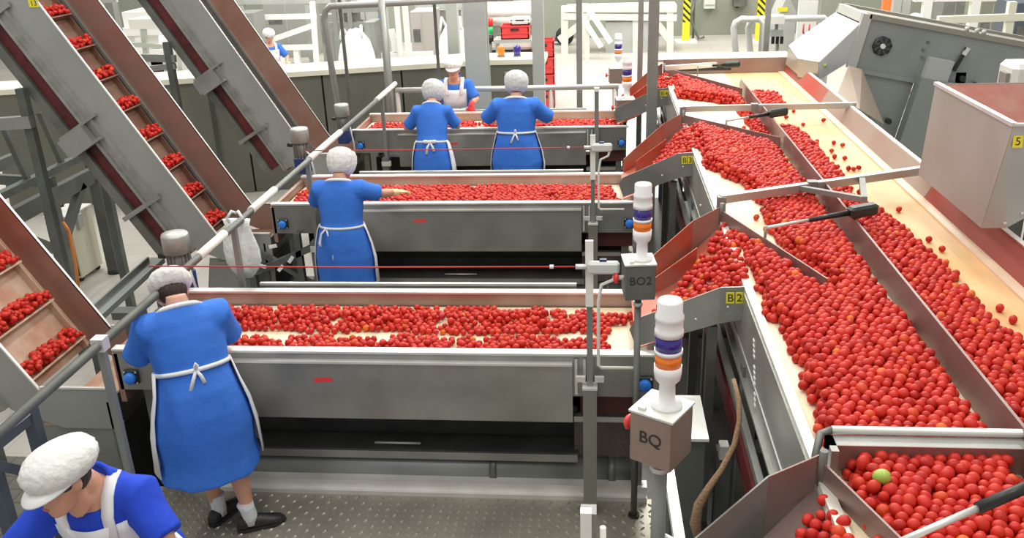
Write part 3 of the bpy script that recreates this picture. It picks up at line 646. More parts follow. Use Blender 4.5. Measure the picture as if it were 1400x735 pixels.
# ------------------------------------------------------------------ big grey inclined machine, upper right
def machine():
    yf, yk = 9.5, 10.5
    D = V((1, 0, -.205)).normalized(); Dn = V((-.205, 0, -1)).normalized()  # along (down to the right), and down
    O = V((2.70, 0, 2.05))
    t = thing('inclined_infeed_conveyor', 'big grey inclined conveyor housing with a black fan, upper right', 'conveyor', (3.5, yf, FZ))
    def pt(a, b, y): p = O+D*a+Dn*b; return V((p.x, y, p.z))
    def hx(B, a0, a1, b0, b1, ya, yb): return B.hexa([pt(a0, b0, ya), pt(a1, b0, ya), pt(a1, b1, ya), pt(a0, b1, ya), pt(a0, b0, yb), pt(a1, b0, yb), pt(a1, b1, yb), pt(a0, b1, yb)])
    B = mb(); hx(B, 0, 3.2, 0, .50, yf, yf+.02); hx(B, 0, 3.2, 0, .5, yk-.02, yk); B.build('side_panel', machine_g, t)
    B = mb(); B.extr([pt(.0, .50, yf+.01), pt(.62, .50, yf+.01), pt(.62, 1.9, yf+.01), pt(.50, 1.9, yf+.01), pt(.25, 1.2, yf+.01)], (0, .02, 0)); B.build('lower_panel', machine_g, t)
    B = mb(); hx(B, -.02, 3.2, -.05, .0, yf-.03, yf+.14); B.build('top_flange', mat('flange beige grey', (.28, .27, .225), .5, .3), t)
    B = mb(); hx(B, -.02, 3.2, -.05, .0, yk-.08, yk+.02); B.build('top_flange', mat('flange beige grey', (.28, .27, .225), .5, .3), t)
    B = mb(); hx(B, .0, 3.2, -.02, .0, yf+.1, yk-.05); B.build('cover_sheet', mat('cover grey', (.27, .275, .25), .5, .3), t)
    B = mb(); hx(B, -.09, .0, -.04, .50, yf-.03, yf+.03); hx(B, -.09, .0, -.04, .5, yk-.05, yk); hx(B, -.09, 0, -.04, .05, yf, yk); B.build('end_frame', greyl, t)
    B = mb(); hx(B, -.03, -.02, .06, .30, yf+.03, yk-.05); B.build('infeed_curtain', mat('dark red flap', (.20, .03, .03), .6), t)
    B = mb(); hx(B, 0, .62, .49, .53, yf-.035, yf); B.build('seam_rail', machine_g, t)
    B = mb(); hx(B, .62, 1.0, .45, 1.9, yf-.16, yf); B.build('column_box', mat('column grey', (.26, .29, .265), .45, .4), t)
    B = mb(); hx(B, .66, .90, .25, .46, yf-.10, yf); B.build('drive_bracket', greyl, t)
    p = pt(.19, .235, yf); f = mb().lathe([(.098, 0), (.098, .02), (.075, .03)], p, 8, Matrix.Rotation(PI/2, 3, 'X')).build('fan', black_p, t)
    mb().lathe([(.028, .03), (.024, .05)], p, 12, Matrix.Rotation(PI/2, 3, 'X')).build('fan_hub', steel_l, f)
    B = mb()
    for k in range(8):
        a_ = k*PI/4; B.bar(p+V((.03*math.cos(a_), -.032, .03*math.sin(a_))), p+V((.085*math.cos(a_+.4), -.032, .085*math.sin(a_+.4))), .02, .004, (0, 1, 0))
    B.build('fan_blade', mat('fan blade dark', (.05, .06, .055), .5), f)
    p = pt(1.0, .10, yf-.03); mb().bar(p, p+V((-.10, 0, -.23)), .03, .03).build('gas_spring', black_p, t); mb().bar(p+V((.005, -.01, .0)), p+V((-.03, -.01, -.07)), .035, .035).build('spring_end', steel_l, t)
    for a_, b_ in ((.48, .95), (1.05, .40), (1.2, .44)):
        p = pt(a_, b_, yf-.02); mb().tube([p, p+V((0, -.05, 0))], .03, 10).build('knob', black_p, t)
    B = mb()
    for a_, b_ in ((.62, .12), (.60, .20), (.61, .27), (1.5, .15), (1.55, .2), (1.6, .12), (.3, .95), (.55, 1.1)):
        p = pt(a_, b_, yf); B.tube([p, p+V((0, -.02, 0))], .014, 8)
    B.build('bolts', steel_d, t)
    for a_ in (.95, 1.05, 1.12): p = pt(a_, -.05, yf); mb().tube([p, p+V((0, 0, .04))], .022, 8).build('clamp', greyl, t)
    mb().box(3.6, 3.7, yf, yf+.1, FZ, 1.5).build('leg', steel_d, t); mb().box(2.95, 3.05, yk-.1, yk, FZ, 1.5).build('leg', steel_d, t)
    # tan deflector below the chute
    B = mb().slab([aty(1160, 90, 9.35), aty(1178, 95, 9.45), aty(1208, 170, 9.2), aty(1175, 150, 8.7), aty(1143, 132, 8.75)], .01); B.build('deflector', mat('tan stained sheet', (.50, .41, .33), .45, .3), t)
    # white transfer chute
    u = thing('transfer_chute', 'bright white transfer chute between the grey housing and main conveyor', 'chute', (2.3, 9.8, 1.5))
    top = [V((2.60, 9.5, 2.0)), V((2.60, 10.48, 2.0)), V((2.12, 10.45, 1.66)), V((2.09, 9.80, 1.62)), V((2.24, 9.5, 1.63))]
    mb().slab(top, .02).build('chute_top', mat('white enamel', (.92, .92, .93), .35), u)
    sg = mat('chute side grey', (.46, .49, .50), .45, .4)
    mb().slab([top[0], top[4], V((2.24, 9.5, 1.44)), V((2.58, 9.5, 1.66))], .012).build('chute_side', sg, u)
    mb().slab([top[4], top[3], V((2.10, 9.78, 1.44)), V((2.24, 9.5, 1.44))], .012).build('chute_front', mat('front tan steel', (.42, .40, .36), .4, .5), u)
    mb().slab([top[3], top[2], V((2.10, 10.45, 1.46)), V((2.10, 9.78, 1.46))], .012).build('chute_front', mat('front tan steel', (.42, .40, .36), .4, .5), u)
    mb().ball((2.30, 9.485, 1.60), .016, None, 8, 6).build('sticker_dot', mat('olive dot', (.35, .45, .02), .5), u)
    return t
machine()

# ------------------------------------------------------------------ people
def hand(B, wrist, d, n, side, size=1.0, curl=.5):
    """palm + four fingers + thumb; d = pointing direction, n = back-of-hand normal, side=+1 right hand"""
    d = V(d).normalized(); n = V(n); n = (n-d*n.dot(d)).normalized(); x = d.cross(n)*side; w0 = V(wrist)  # x towards thumb side (negated below)
    th = -x
    B.loft([(w0, th*.024*size, n*.018*size), (w0+d*.03*size, th*.036*size, n*.017*size), (w0+d*.07*size, th*.042*size, n*.015*size), (w0+d*.09*size, th*.038*size, n*.010*size)], 12)
    for i, (off, ln) in enumerate(((.030, .070), (.010, .078), (-.011, .072), (-.031, .056))):
        b = w0+d*.082*size+th*off*size; L = ln*size; pts = [b]
        dd = d.copy(); q = Matrix.Rotation(0, 3, 'X')
        for k in range(3):
            ang = curl*(.35+.25*k); dd = (dd*math.cos(ang) - n*math.sin(ang)).normalized(); b = b+dd*L/3*1.02; pts.append(b)
        B.tube(pts, [.0095*size, .0092*size, .0085*size, .0065*size], 8)
    b = w0+d*.03*size+th*.030*size; t1 = (th*.75+d*.6-n*.25).normalized(); t2 = (th*.25+d*.9-n*.35).normalized()
    B.tube([b-th*.012*size, b+t1*.03*size, b+t1*.03*size+t2*.028*size, b+t1*.03*size+t2*.05*size], [.013*size, .0115*size, .010*size, .007*size], 8)

def person(loc, rz, label, lean=.2, hp=.6, hyaw=0, roll=0, w=1.0, hs=1.0, armR=None, armL=None, feet=((-.10, 0), (.10, 0)), toes=(0, 0), hem=.42,
           cloth=cloth_b, net=net_w, visor=False, gloveR=None, gloveL=None, bow='knot', tie_z=1.0, flare=1.0, vneck=False, apron_front=True, sleeve=.72, group=None, apron_back=.12, s=1.0, drop=False, nf=(0, 0)):
    t = thing('person', label, 'person', loc, group)
    R = Matrix.Rotation(rz, 3, 'Z'); L0 = V(loc)
    def fin(B, name, mt, vox=0, sm=0, parent=t, lab=None):
        B.v = [tuple(R @ (V(v)*s) + L0) for v in B.v]
        o = B.build(name, mt, parent)
        if vox:
            r = o.modifiers.new('r', 'REMESH'); r.mode = 'VOXEL'; r.voxel_size = vox; r.use_smooth_shade = True
            if sm:
                s_ = o.modifiers.new('s', 'SMOOTH'); s_.iterations = sm; s_.factor = .5
        if lab: o['label'] = lab
        return o
    Rl = Matrix.Rotation(-lean, 3, 'X'); Rr = Matrix.Rotation(roll, 3, 'Y'); hip = V((0, 0, .86))
    def T(p):
        p = V(p)
        k = min(max((p.z-.80)/.25, 0), 1)
        q = Rr @ (Rl @ (p-hip)) + hip
        return p.lerp(q, k)
    def TD(v): return Rr @ (Rl @ V(v))
    def sec(z, a, b, y=0, tilt=0):
        c = T((0, y, z)); k = min(max((z-.80)/.25, 0), 1)
        av = V((a, 0, 0)).lerp(TD((a, 0, 0)), k); bv = V((0, b, tilt)).lerp(TD((0, b, tilt)), k)
        return (c, av, bv)
    # head frame
    neck = T((0, .01, 1.40))+V((0, nf[0], nf[1])); Hm = Rr @ Matrix.Rotation(hyaw, 3, 'Z') @ Matrix.Rotation(-hp, 3, 'X')
    hc = neck + Hm @ V((0, .02, .115*hs)); nbase = T((0, 0, 1.36))
    def H(p): return hc + Hm @ (V(p)*hs)
    def hsec(z, a, b, y=0): return (H((0, y, z)), Hm @ V((a*hs, 0, 0)), Hm @ V((0, b*hs, 0)))
    # body
    B = mb()
    B.loft([sec(.76, .15*w, .11*w), sec(.86, .17*w, .125*w), sec(1.0, .15*w, .115*w), sec(1.15, .165*w, .12*w), sec(1.27, .17*w, .105*w), sec(1.335, .115*w, .08*w, -.005), sec(1.365, .062, .062), sec(1.42, .052, .055, .01)], 20)
    B.tube([nbase, neck+V((0, 0, -.02)), hc-Hm @ V((0, .012, .04))], [.06, .053, .052], 14)
    B.loft([hsec(-.118, .022, .028, .050), hsec(-.10, .043, .050, .036), hsec(-.06, .058, .076, .016), hsec(-.01, .070, .090, .002), hsec(.04, .075, .096, -.004), hsec(.08, .064, .083, -.01), hsec(.108, .036, .05, -.012), hsec(.115, .008, .012, -.012)], 20)
    B.tube([H((0, .088, .02)), H((0, .104, -.022)), H((0, .096, -.034))], [.009, .014, .012], 8)       # nose
    for s_ in (-1, 1):
        B.ball(H((s_*.074, -.005, -.01)), (.012, .022, .034), Hm, 10, 8)                                # ears
        B.ball(H((s_*.036, .070, -.03)), (.022, .018, .02), Hm, 10, 8)                                  # cheeks
        B.ball(H((s_*.030, .082, .030)), (.022, .012, .009), Hm, 10, 6)                                 # brow
    B.ball(H((0, .086, -.064)), (.024, .011, .010), Hm, 10, 6)                                          # mouth
    arms = []
    for s_, A in ((1, armR), (-1, armL)):
        sh = T((s_*.175*w, 0, 1.275)); el, wr, hd = V(A[0]), V(A[1]), V(A[2])
        B.tube([sh, sh.lerp(el, .35), sh.lerp(el, .7), el, el.lerp(wr, .3), el.lerp(wr, .7), wr], [.056*w, .052*w, .046*w, .040, .041, .034, .025], 12)
        hn = V((0, 0, 1)) if abs(hd.z) < .8 else V((0, 1, 0))
        g = gloveR if s_ > 0 else gloveL
        if g: 
            G = mb(); hand(G, wr, hd, hn, s_, 1.12); G.tube([wr-(wr-el).normalized()*.09, wr, wr+hd.normalized()*.02], [.036, .030, .028], 12); arms.append((G, g))
        hand(B, wr, hd, hn, s_)
    for (fx, fy), s_ in zip(feet, (-1, 1)):
        hp_ = V((s_*.088*w, 0, .82)); an = V((fx, fy, .09)); kn = hp_.lerp(an, .49)+V((0, .025, 0))
        B.tube([hp_, hp_.lerp(kn, .5), kn, kn.lerp(an, .28)-V((0, .012, 0)), kn.lerp(an, .65), an, an-V((0, 0, .05))], [.088*w, .075*w, .056, .058, .043, .033, .034], 12)
        B.ball((fx, fy+.04, .05), (.034, .09, .03), None, 10, 6)
    fin(B, 'body', skin, .0075, 1)
    # face details
    for s_ in (-1, 1):
        E = mb().ball(H((s_*.030, .084, .014)), (.011, .007, .006), Hm, 8, 6); fin(E, 'eye', eye_m)
    E = mb().ball(H((0, .094, -.066)), (.021, .006, .006), Hm, 10, 6); fin(E, 'lips', lip_m)
    Hh = mb(); Hh.ball(H((0, -.028, .0)), (.081, .082, .085), Hm, 16, 10)
    for s_ in (-1, 1): Hh.ball(H((s_*.066, .022, .018)), (.016, .045, .04), Hm, 8, 6)
    fin(Hh, 'hair', hair)
    # dress
    D = mb()
    fold = lambda th, j: 1+(.035*math.sin(6*th+.8)+.02*math.sin(11*th))*max(0, (5-j))/5
    fl_ = flare
    D.loft([sec(hem, .285*w*fl_, .215*w), sec(hem+.12, .265*w*fl_, .20*w), sec(.68, .245*w, .19*w), sec(.80, .225*w, .175*w), sec(.92, .195*w, .155*w), sec(1.0, .178*w, .138*w), sec(1.12, .19*w, .142*w), sec(1.22, .195*w, .135*w), sec(1.29, .185*w, .115*w, -.005), sec(1.335, .135*w, .088*w, -.01, -.02), sec(1.355 if not vneck else 1.325, .085*w, .072*w, -.012, -.035 if not vneck else -.075)], 36, fn=fold)
    for s_, A in ((1, armR), (-1, armL)):
        sh = T((s_*.155*w, -.005, 1.27)); el = V(A[0]); e2 = sh.lerp(el, sleeve+.18)
        D.tube([sh-V((s_*.06, 0, 0)), sh+V((s_*.02, 0, .005)), sh.lerp(el, .4), e2], [.085*w, .088*w, .077*w, .072*w], 16)
    fin(D, 'dress', cloth, .0115, 2)
    # collar / neckband
    K = mb(); ks = []
    for k in range(24):
        a = 2*PI*k/24; ks.append(T((.082*w*math.cos(a), -.012+.070*w*math.sin(a), (1.362 if not vneck else 1.335)-(.035 if not vneck else .050)*math.sin(a))))
    if vneck:
        K.tube(ks+[ks[0]], .013, 8); fin(K, 'collar', cloth)
        for s_ in (-1, 1):
            St = mb(); st = [T((s_*.080, -.085, 1.345)), T((s_*.098, -.02, 1.365)), T((s_*.105, .05, 1.348)), T((s_*.10, .105, 1.285)), T((s_*.095, .14, 1.19))]
            rs = [[p+V((-.024, 0, 0)), p+V((.024, 0, 0)), p+V((.024, 0, 0))+TD((0, .006, .008)), p+V((-.024, 0, 0))+TD((0, .006, .008))] for p in st]
            St.rings(rs); fin(St, 'apron_strap', cloth_w)
    else:
        pts = [T((.092*w*math.cos(a), -.018+.066*w*math.sin(a), 1.352-.02*math.sin(a))) for a in [PI+.0+PI*k/14 for k in range(15)]]
        rs = [[p+V((0, 0, -.012)), p+(p-T((0, 0, 1.35)))*.22+V((0, 0, -.016)), p+(p-T((0, 0, 1.35)))*.24+V((0, 0, .001)), p+V((0, 0, .014))] for p in pts]
        K.rings(rs); fin(K, 'neckband', cloth_w)
    # apron: skirt wraps the front and sides, waist tie, bib
    def part(secs, a0, a1, th_=.004):
        Bq = mb(); Bq.loft(secs, 30, a0, a1, fn=lambda th, j: 1+.02*math.sin(7*th+j)); return Bq
    ab = apron_back
    Ap = part([sec(hem+.06, .302*w*fl_, .235*w), sec(.66, .262*w, .208*w), sec(.80, .24*w, .192*w), sec(.92, .208*w, .168*w), sec(tie_z+.01, .186*w, .148*w)], -ab, PI+ab)
    o = fin(Ap, 'apron', cloth_w); s_ = o.modifiers.new('s', 'SOLIDIFY'); s_.thickness = .006; s_.offset = 1
    Bb = part([sec(tie_z+.0, .19*w, .150*w), sec(1.12, .198*w, .153*w), sec(1.20, .200*w, .148*w), sec(1.25, .196*w, .138*w)], .62, PI-.62)
    o = fin(Bb, 'apron_bib', cloth_w); s_ = o.modifiers.new('s', 'SOLIDIFY'); s_.thickness = .006; s_.offset = 1
    Ti = mb(); rz_ = lambda f: [sec(tie_z-.009, .186*w*f, .146*w*f), sec(tie_z+.009, .186*w*f, .146*w*f)]
    Ti.loft(rz_(1.035), 36); o = fin(Ti, 'apron_tie', cloth_w)
    bk = T((0, -.152*w, tie_z))
    Bo = mb()
    if bow == 'knot':
        Bo.ball(bk, (.014, .010, .014)); Bo.tube([bk, bk+V((.012, -.012, .03)), bk+V((.004, -.010, .045)), bk+V((-.006, -.01, .025)), bk], [.007]*5, 6)
        Bo.tube([bk, bk+V((.018, -.012, -.03)), bk+V((.03, -.014, -.075))], [.008, .010, .012], 6); Bo.tube([bk, bk+V((-.02, -.014, -.04)), bk+V((-.045, -.018, -.10))], [.008, .010, .012], 6)
    elif bow == 'long':
        bk = T((-.10*w, -.135*w, tie_z)); Bo.ball(bk, (.014, .012, .014))
        Bo.tube([bk, bk+V((.03, -.015, -.10)), bk+V((.05, -.045, -.23)), bk+V((.052, -.05, -.27))], [.007, .009, .012, .014], 6); Bo.tube([bk, bk+V((-.04, -.02, -.04)), bk+V((-.06, -.03, -.12)), bk+V((-.055, -.03, -.15))], [.007, .009, .012, .014], 6)
    else:
        Bo.ball(bk, (.03, .018, .022)); Bo.ball(bk+V((.045, -.008, .005)), (.04, .015, .022)); Bo.ball(bk+V((-.045, -.008, .005)), (.04, .015, .022))
        Bo.tube([bk, bk+V((.03, -.02, -.05)), bk+V((.045, -.03, -.10))], [.01, .014, .016], 6); Bo.tube([bk, bk+V((-.03, -.02, -.06)), bk+V((-.04, -.03, -.13))], [.01, .014, .016], 6)
    fin(Bo, 'apron_bow', cloth_w)
    # cap
    Cp = mb(); pl = lambda th, j: 1+(.022*math.sin(17*th)+.015*math.sin(5*th+1))*(1 if j < 4 else .3)
    cz = .84 if visor else 1
    if drop: Cp.loft([hsec(-.062, .070, .070, -.030), hsec(-.045, .090, .100, -.026), hsec(-.01, .106, .124, -.022), hsec(.04, .116, .137, -.018), hsec(.085, .115, .136, -.018), hsec(.12, .096, .116, -.018), hsec(.143, .06, .075, -.018), hsec(.152, .012, .015, -.018)], 64, fn=pl)
    else: Cp.loft([hsec(.005*cz, .082, .100, -.008), hsec(.02*cz, .100, .120, -.008), hsec(.05*cz, .116, .136, -.012), hsec(.085*cz, .117, .138, -.016), hsec(.12*cz, .098, .118, -.018), hsec(.143*cz, .06, .075, -.018), hsec(.152*cz, .012, .015, -.018)], 64, fn=pl)
    cp = fin(Cp, 'bouffant_cap', net)
    if visor:
        Vs = mb(); rs = []
        for k in range(17):
            a = .25+(PI-.5)*k/16; sa = max(0, math.sin((k/16)*PI))
            i_ = H((.086*math.cos(a), -.008+.104*math.sin(a), .018)); o_ = H((.098*math.cos(a)*(1+.1*sa), -.008+.108*math.sin(a)+.052*sa, .012-.028*sa))
            up = Hm @ V((0, 0, .006)); rs.append([i_, o_, o_+up, i_+up*2.5])
        Vs.rings(rs); fin(Vs, 'visor', plastic_w, parent=cp)
    for G, g in arms: fin(G, 'glove', g, .006, 1)
    # socks and shoes
    for (fx, fy), ta in zip(feet, toes):
        an = V((fx, fy, .09)); s_ = V((math.sin(ta), math.cos(ta), 0)); px = V((math.cos(ta), -math.sin(ta), 0))
        So = mb(); up_ = (V((0, 0, .82))-an); lean_l = V((-fx*.12, 0, 0))
        So.tube([an+V((0, 0, -.05)), an+V((0, 0, .0)), an+lean_l*.5+V((0, 0, .05)), an+lean_l+V((0, 0, .085)), an+lean_l+V((0, 0, .088))], [.043, .042, .043, .047, .040], 14); fin(So, 'sock', sock_w)
        Sh = mb(); c = V((fx, fy, 0))
        Sh.loft([(c-s_*.075+V((0, 0, .035)), px*.024, V((0, 0, .032))), (c-s_*.05+V((0, 0, .045)), px*.036, V((0, 0, .045))), (c+s_*.0+V((0, 0, .047)), px*.038, V((0, 0, .047))), (c+s_*.06+V((0, 0, .040)), px*.040, V((0, 0, .040))), (c+s_*.12+V((0, 0, .030)), px*.044, V((0, 0, .030))), (c+s_*.165+V((0, 0, .024)), px*.036, V((0, 0, .024))), (c+s_*.19+V((0, 0, .018)), px*.014, V((0, 0, .014)))], 18)
        sh_ = fin(Sh, 'shoe', shoe_b)
        Sl = mb(); Sl.loft([(c-s_*.06+V((0, 0, z)), px*.0, V((0, 0, 0))) for z in (0,)] * 2) if 0 else None
        Q = mb(); outl = [c-s_*.08-px*.02, c-s_*.05-px*.038, c+s_*.06-px*.040, c+s_*.125-px*.046, c+s_*.18-px*.026, c+s_*.195, c+s_*.18+px*.026, c+s_*.125+px*.046, c+s_*.06+px*.040, c-s_*.05+px*.038, c-s_*.08+px*.02]
        Q.prism([(p.x, p.y) for p in outl], 0.0, .018); fin(Q, 'shoe_sole', black_rub, parent=sh_)
        La = mb()
        for k in range(3): q = c+s_*(.045+.022*k)+V((0, 0, .083-.010*k)); La.tube([q-px*.018, q+V((0, 0, .004)), q+px*.018], .003, 6)
        fin(La, 'laces', black_rub, parent=sh_)
    return t
fw = (0, 1, -.25)
person((-2.12, 4.0, 0), .58, 'worker bent over the nearest table, back to us, in blue dress and black shoes', lean=.30, hp=.8, roll=-.01, w=1.06, visor=True, flare=.9, nf=(.08, -.095), s=.985,
       armR=((.25, .22, 1.06), (.18, .46, 1.03), fw), armL=((-.27, .22, 1.05), (-.10, .46, 1.03), fw), feet=((.0, .075), (.14, -.10)), toes=(.95, 1.7), hem=.40, tie_z=1.03, apron_back=.30)
person((-2.06, 6.66, 0), 0, 'worker at the second table, back to us, reaching right with a pale yellow glove', lean=.16, hp=.5, roll=.0, w=1.04, hs=1.12, gloveR=glove_y, drop=True, s=.915, flare=.88,
       armR=((.345, .16, 1.20), (.44, .30, 1.17), (.35, .5, -.1)), armL=((-.27, .16, 1.12), (-.12, .42, 1.10), fw), bow='long', hem=.36, tie_z=.96, nf=(.03, -.065))
person((-1.79, 9.34, 0), 0, 'worker left of the pair at the furthest table, back to us, in a grey net', lean=.33, hp=.5, w=.94, hs=1.12, net=net_g, bow='big', drop=True, s=.955, flare=.9,
       armR=((.27, .22, 1.06), (.16, .43, 1.05), fw), armL=((-.31, .16, 1.06), (-.22, .40, 1.05), fw), hem=.40, tie_z=.94, apron_back=.4, nf=(.03, -.065))
person((-.875, 9.36, 0), 0, 'broad worker at right of the furthest table, back to us, narrow apron tie', lean=.15, hp=.40, w=1.12, hs=1.12, net=net_g, bow='knot', drop=True, s=.985, flare=.86,
       armR=((.37, .18, 1.10), (.20, .40, 1.03), (-.3, .7, -.2)), armL=((-.36, .18, 1.10), (-.20, .40, 1.03), fw), hem=.40, nf=(.02, -.05))
person((-1.74, 10.86, 0), PI, 'worker facing us across the furthest table, white apron and a red rubber glove', lean=.12, hp=.0, nf=(.01, -.025), w=.95, visor=True, vneck=True, gloveL=glove_r, s=.965,
       armR=((.29, .10, 1.10), (.24, .30, 1.05), fw), armL=((-.27, .10, 1.10), (-.22, .26, 1.07), (-.1, .3, -.9)), hem=.42)
person((-1.865, 2.80, 0), PI-.02, 'worker in the bottom left corner looking down under a white peaked cap, royal blue dress', lean=.32, hp=.08, hyaw=-.42, roll=.09, w=1.06, hs=1.10, visor=True, vneck=True, cloth=cloth_b2, s=.935, nf=(.05, -.055),
       armL=((-.275, .20, 1.12), (-.12, .52, 1.06), fw), armR=((.35, .28, 1.08), (.20, .56, 1.05), fw), hem=.42, sleeve=.78)

# ------------------------------------------------------------------ tomatoes
import numpy as np
rng = np.random.default_rng(5)
def inside(poly, P):
    x, y = P[:, 0], P[:, 1]; r = np.zeros(len(P), bool); n = len(poly)
    for i in range(n):
        x1, y1 = poly[i]; x2, y2 = poly[(i+1) % n]
        c = ((y1 > y) != (y2 > y)) & (x < (x2-x1)*(y-y1)/((y2-y1) if abs(y2-y1) > 1e-9 else 1e-9)+x1); r ^= c
    return r
def hexgrid(x0, x1, y0, y1, s_, jit=.22):
    xs = np.arange(x0, x1, s_); ys = np.arange(y0, y1, s_*.866); g = []
    for j, y in enumerate(ys): g.append(np.stack([xs+(j % 2)*s_/2, np.full(len(xs), y)], 1))
    P = np.concatenate(g); return P+rng.normal(0, s_*jit*.5, P.shape)
R0 = .0205
TOMS = []   # (x, y, z, r, top)
def fill(poly, zf, s_=.046, layers=2, edge=.05, r=R0, keep=None, ragged=.03):
    poly = [(p[0], p[1]) for p in poly]; xs = [p[0] for p in poly]; ys = [p[1] for p in poly]
    for l in range(layers):
        P = hexgrid(min(xs), max(xs), min(ys), max(ys), s_)
        if l: P = P+np.array([s_*.5, s_*.29])
        Q = P.copy()
        for i in range(len(Q)):
            nz = noise.noise(V((P[i, 0]*6, P[i, 1]*6, 3))); Q[i] += ragged*nz*np.array([1, .3])
        ok = inside(poly, Q)
        if l:  # upper layers pull in from the border
            e = edge*l
            for dx, dy in ((e, 0), (-e, 0), (0, e), (0, -e)): ok &= inside(poly, Q+np.array([dx, dy]))
        if keep is not None: ok &= keep(P)
        for p in P[ok]:
            rr = r*rng.uniform(.86, 1.12); z = zf(p[0], p[1])+rr+l*s_*.74+rng.uniform(-.004, .006)
            TOMS.append((p[0], p[1], z, rr, l == layers-1 or l > 0))
zb = 1.40
A_ = lambda *pts: [tuple(atz(x, y, zb)[:2]) for x, y in pts]
left = A_((1300, 830), (1262, 800), (1200, 735), (1168, 690), (1152, 645), (1136, 612), (1118, 580), (1103, 540), (1096, 495), (1078, 468), (1062, 440), (1045, 424)) + [(.80, 4.22), (.79, 5.12), (1.085, 4.20), (1.13, 4.10), (1.15, 4.20)] + \
    A_((1120, 372), (1095, 352), (1062, 328), (1045, 300), (1040, 280), (1030, 262), (1012, 247), (985, 233), (964, 224)) + [(.80, 6.93), (.79, 7.78), (1.39, 6.96)] + \
    A_((1063, 190), (1040, 184), (1028, 176), (1014, 157), (1003, 140), (960, 134), (927, 130)) + [(.80, 9.62), (.80, 10.2), (1.38, 8.95), (XD-.035, 8.9), (XD-.035, 1.55)]
bz = lambda x, y: BZ
fill(left, bz, .0405, 3, .022)
right = [(XD+.035, 1.55), (XD+.035, 7.6)] + A_((1080, 168), (1098, 178), (1118, 196), (1140, 222), (1152, 240), (1165, 262), (1195, 282), (1225, 300), (1255, 325), (1285, 352), (1308, 374), (1330, 400), (1352, 425), (1385, 455), (1420, 480)) + [(1.98, 2.9), (1.98, 1.55)]
fill(right, bz, .042, 2, .045, ragged=.05)
fill(A_((1020, 122), (1060, 122), (1072, 140), (1035, 142)), bz, .055, 1, .05, ragged=.08)
singles = [(1017, 175), (1034, 297), (1047, 313), (1011, 241)]
for x, y in ((1098, 170), (1126, 164), (1117, 193), (1140, 195), (1152, 198), (1137, 206), (1141, 214), (1155, 216), (1145, 228), (1160, 230), (1167, 231), (1174, 229), (1229, 286), (1288, 340), (1367, 421), (1270, 327), (1317, 392), (1385, 437), (1075, 160), (1085, 152), (1175, 262), (1180, 268), (1062, 136), (1050, 125)) + tuple(singles):
    p = atz(x, y, BZ+.02); TOMS.append((p.x, p.y, BZ+.021, R0*.92, True))
# tables
TBZ = .865
def gap1(P):
    k = np.ones(len(P), bool)
    for i, (x, y) in enumerate(P):
        c = TY[0]+.37+.04*noise.noise(V((x*2, 1, 0))); n_ = noise.noise(V((x*4.3, 5.5, 1))); wd = .025+.10*max(0, n_+.12)
        if x > -.35: wd = .05+.05*n_
        if abs(y-c) < wd: k[i] = False
        if noise.noise(V((x*9, y*9, 8))) > .42: k[i] = False
        if x > .06 and y > TY[0]+.18 and y < TY[0]+.52: k[i] = False
    return k
tz = lambda x, y: TBZ
fill([(-2.70, TY[0]+.05), (.27, TY[0]+.05), (.27, TY[0]+.66), (-.4, TY[0]+.74), (-2.70, TY[0]+.74)], tz, .0415, 1, .04, keep=gap1, ragged=.03)
fill([(-2.4, TY[0]+.48), (-.3, TY[0]+.48), (-.3, TY[0]+.66), (-2.4, TY[0]+.66)], lambda x, y: TBZ+.027, .054, 1, .04, keep=lambda P: rng.random(len(P)) < .6)
fill([(-2.4, TY[0]+.06), (-.0, TY[0]+.06), (-.0, TY[0]+.24), (-2.4, TY[0]+.24)], lambda x, y: TBZ+.027, .054, 1, .04, keep=lambda P: rng.random(len(P)) < .6)
fill([(-2.66, TY[1]+.05), (.22, TY[1]+.05), (.10, TY[1]+.66), (-.4, TY[1]+.68), (-2.66, TY[1]+.70)], tz, .043, 2, .05, keep=lambda P: np.array([noise.noise(V((x*5, y*5, 2))) < .5 for x, y in P]))
fill([(-2.66, TY[2]+.06), (.24, TY[2]+.06), (.24, TY[2]+.58), (-2.66, TY[2]+.56)], tz, .046, 2, .05, keep=lambda P: np.array([noise.noise(V((x*4, y*5, 4))) < .35 for x, y in P]))
# chutes: streams running down the floor
def chfill(Yf, dens=.8):
    ya, yb = Yf+.02, Yf+.80
    def z(x, y): return 1.335+(x-XL)/(XL-.45)*.255+.004 if x > .45 else 1.08+(x-.45)/.25*.115+.004
    fill([(.26, Yf+.10), (.72, ya), (.76, ya), (.76, yb+.1), (.70, yb+.05), (.42, Yf+.50), (.26, Yf+.30)], z, .044, 1, .04, keep=lambda P: rng.random(len(P)) < dens)
    fill([(.45, Yf+.1), (.78, ya), (.78, yb), (.6, Yf+.5)], lambda x, y: z(min(x, .735), y)+.027, .048, 1, .04, keep=lambda P: rng.random(len(P)) < dens)
chfill(TY[0]); chfill(TY[1], .95); chfill(TY[2]); chfill(TY[0]-2.66, 1.0)
fill([(.40, 1.75), (.735, 1.75), (.735, 2.35), (.40, 2.25)], lambda x, y: 1.26+(x-.735)*.35, .042, 3, .03)
# elevators: small heaps resting on each cleat
for ei, (ck, pt, (y0, y1), DP) in enumerate(EL):
    for s0, o in ck:
        n_ = (120, 110, 0)[ei]
        for k in range(n_):
            a_ = rng.uniform(.035, .12) if k > 11 else .035; y = rng.uniform(y0+.13, y1-.13) if k > 11 else y0+.13+(y1-y0-.26)*k/11
            p = pt(s0+a_, DP-.023-rng.uniform(0, .085)*(a_ < .10), y); TOMS.append((p.x, y, p.z, R0*rng.uniform(.85, 1.1), True))
TOMS = np.array(TOMS, dtype=float)
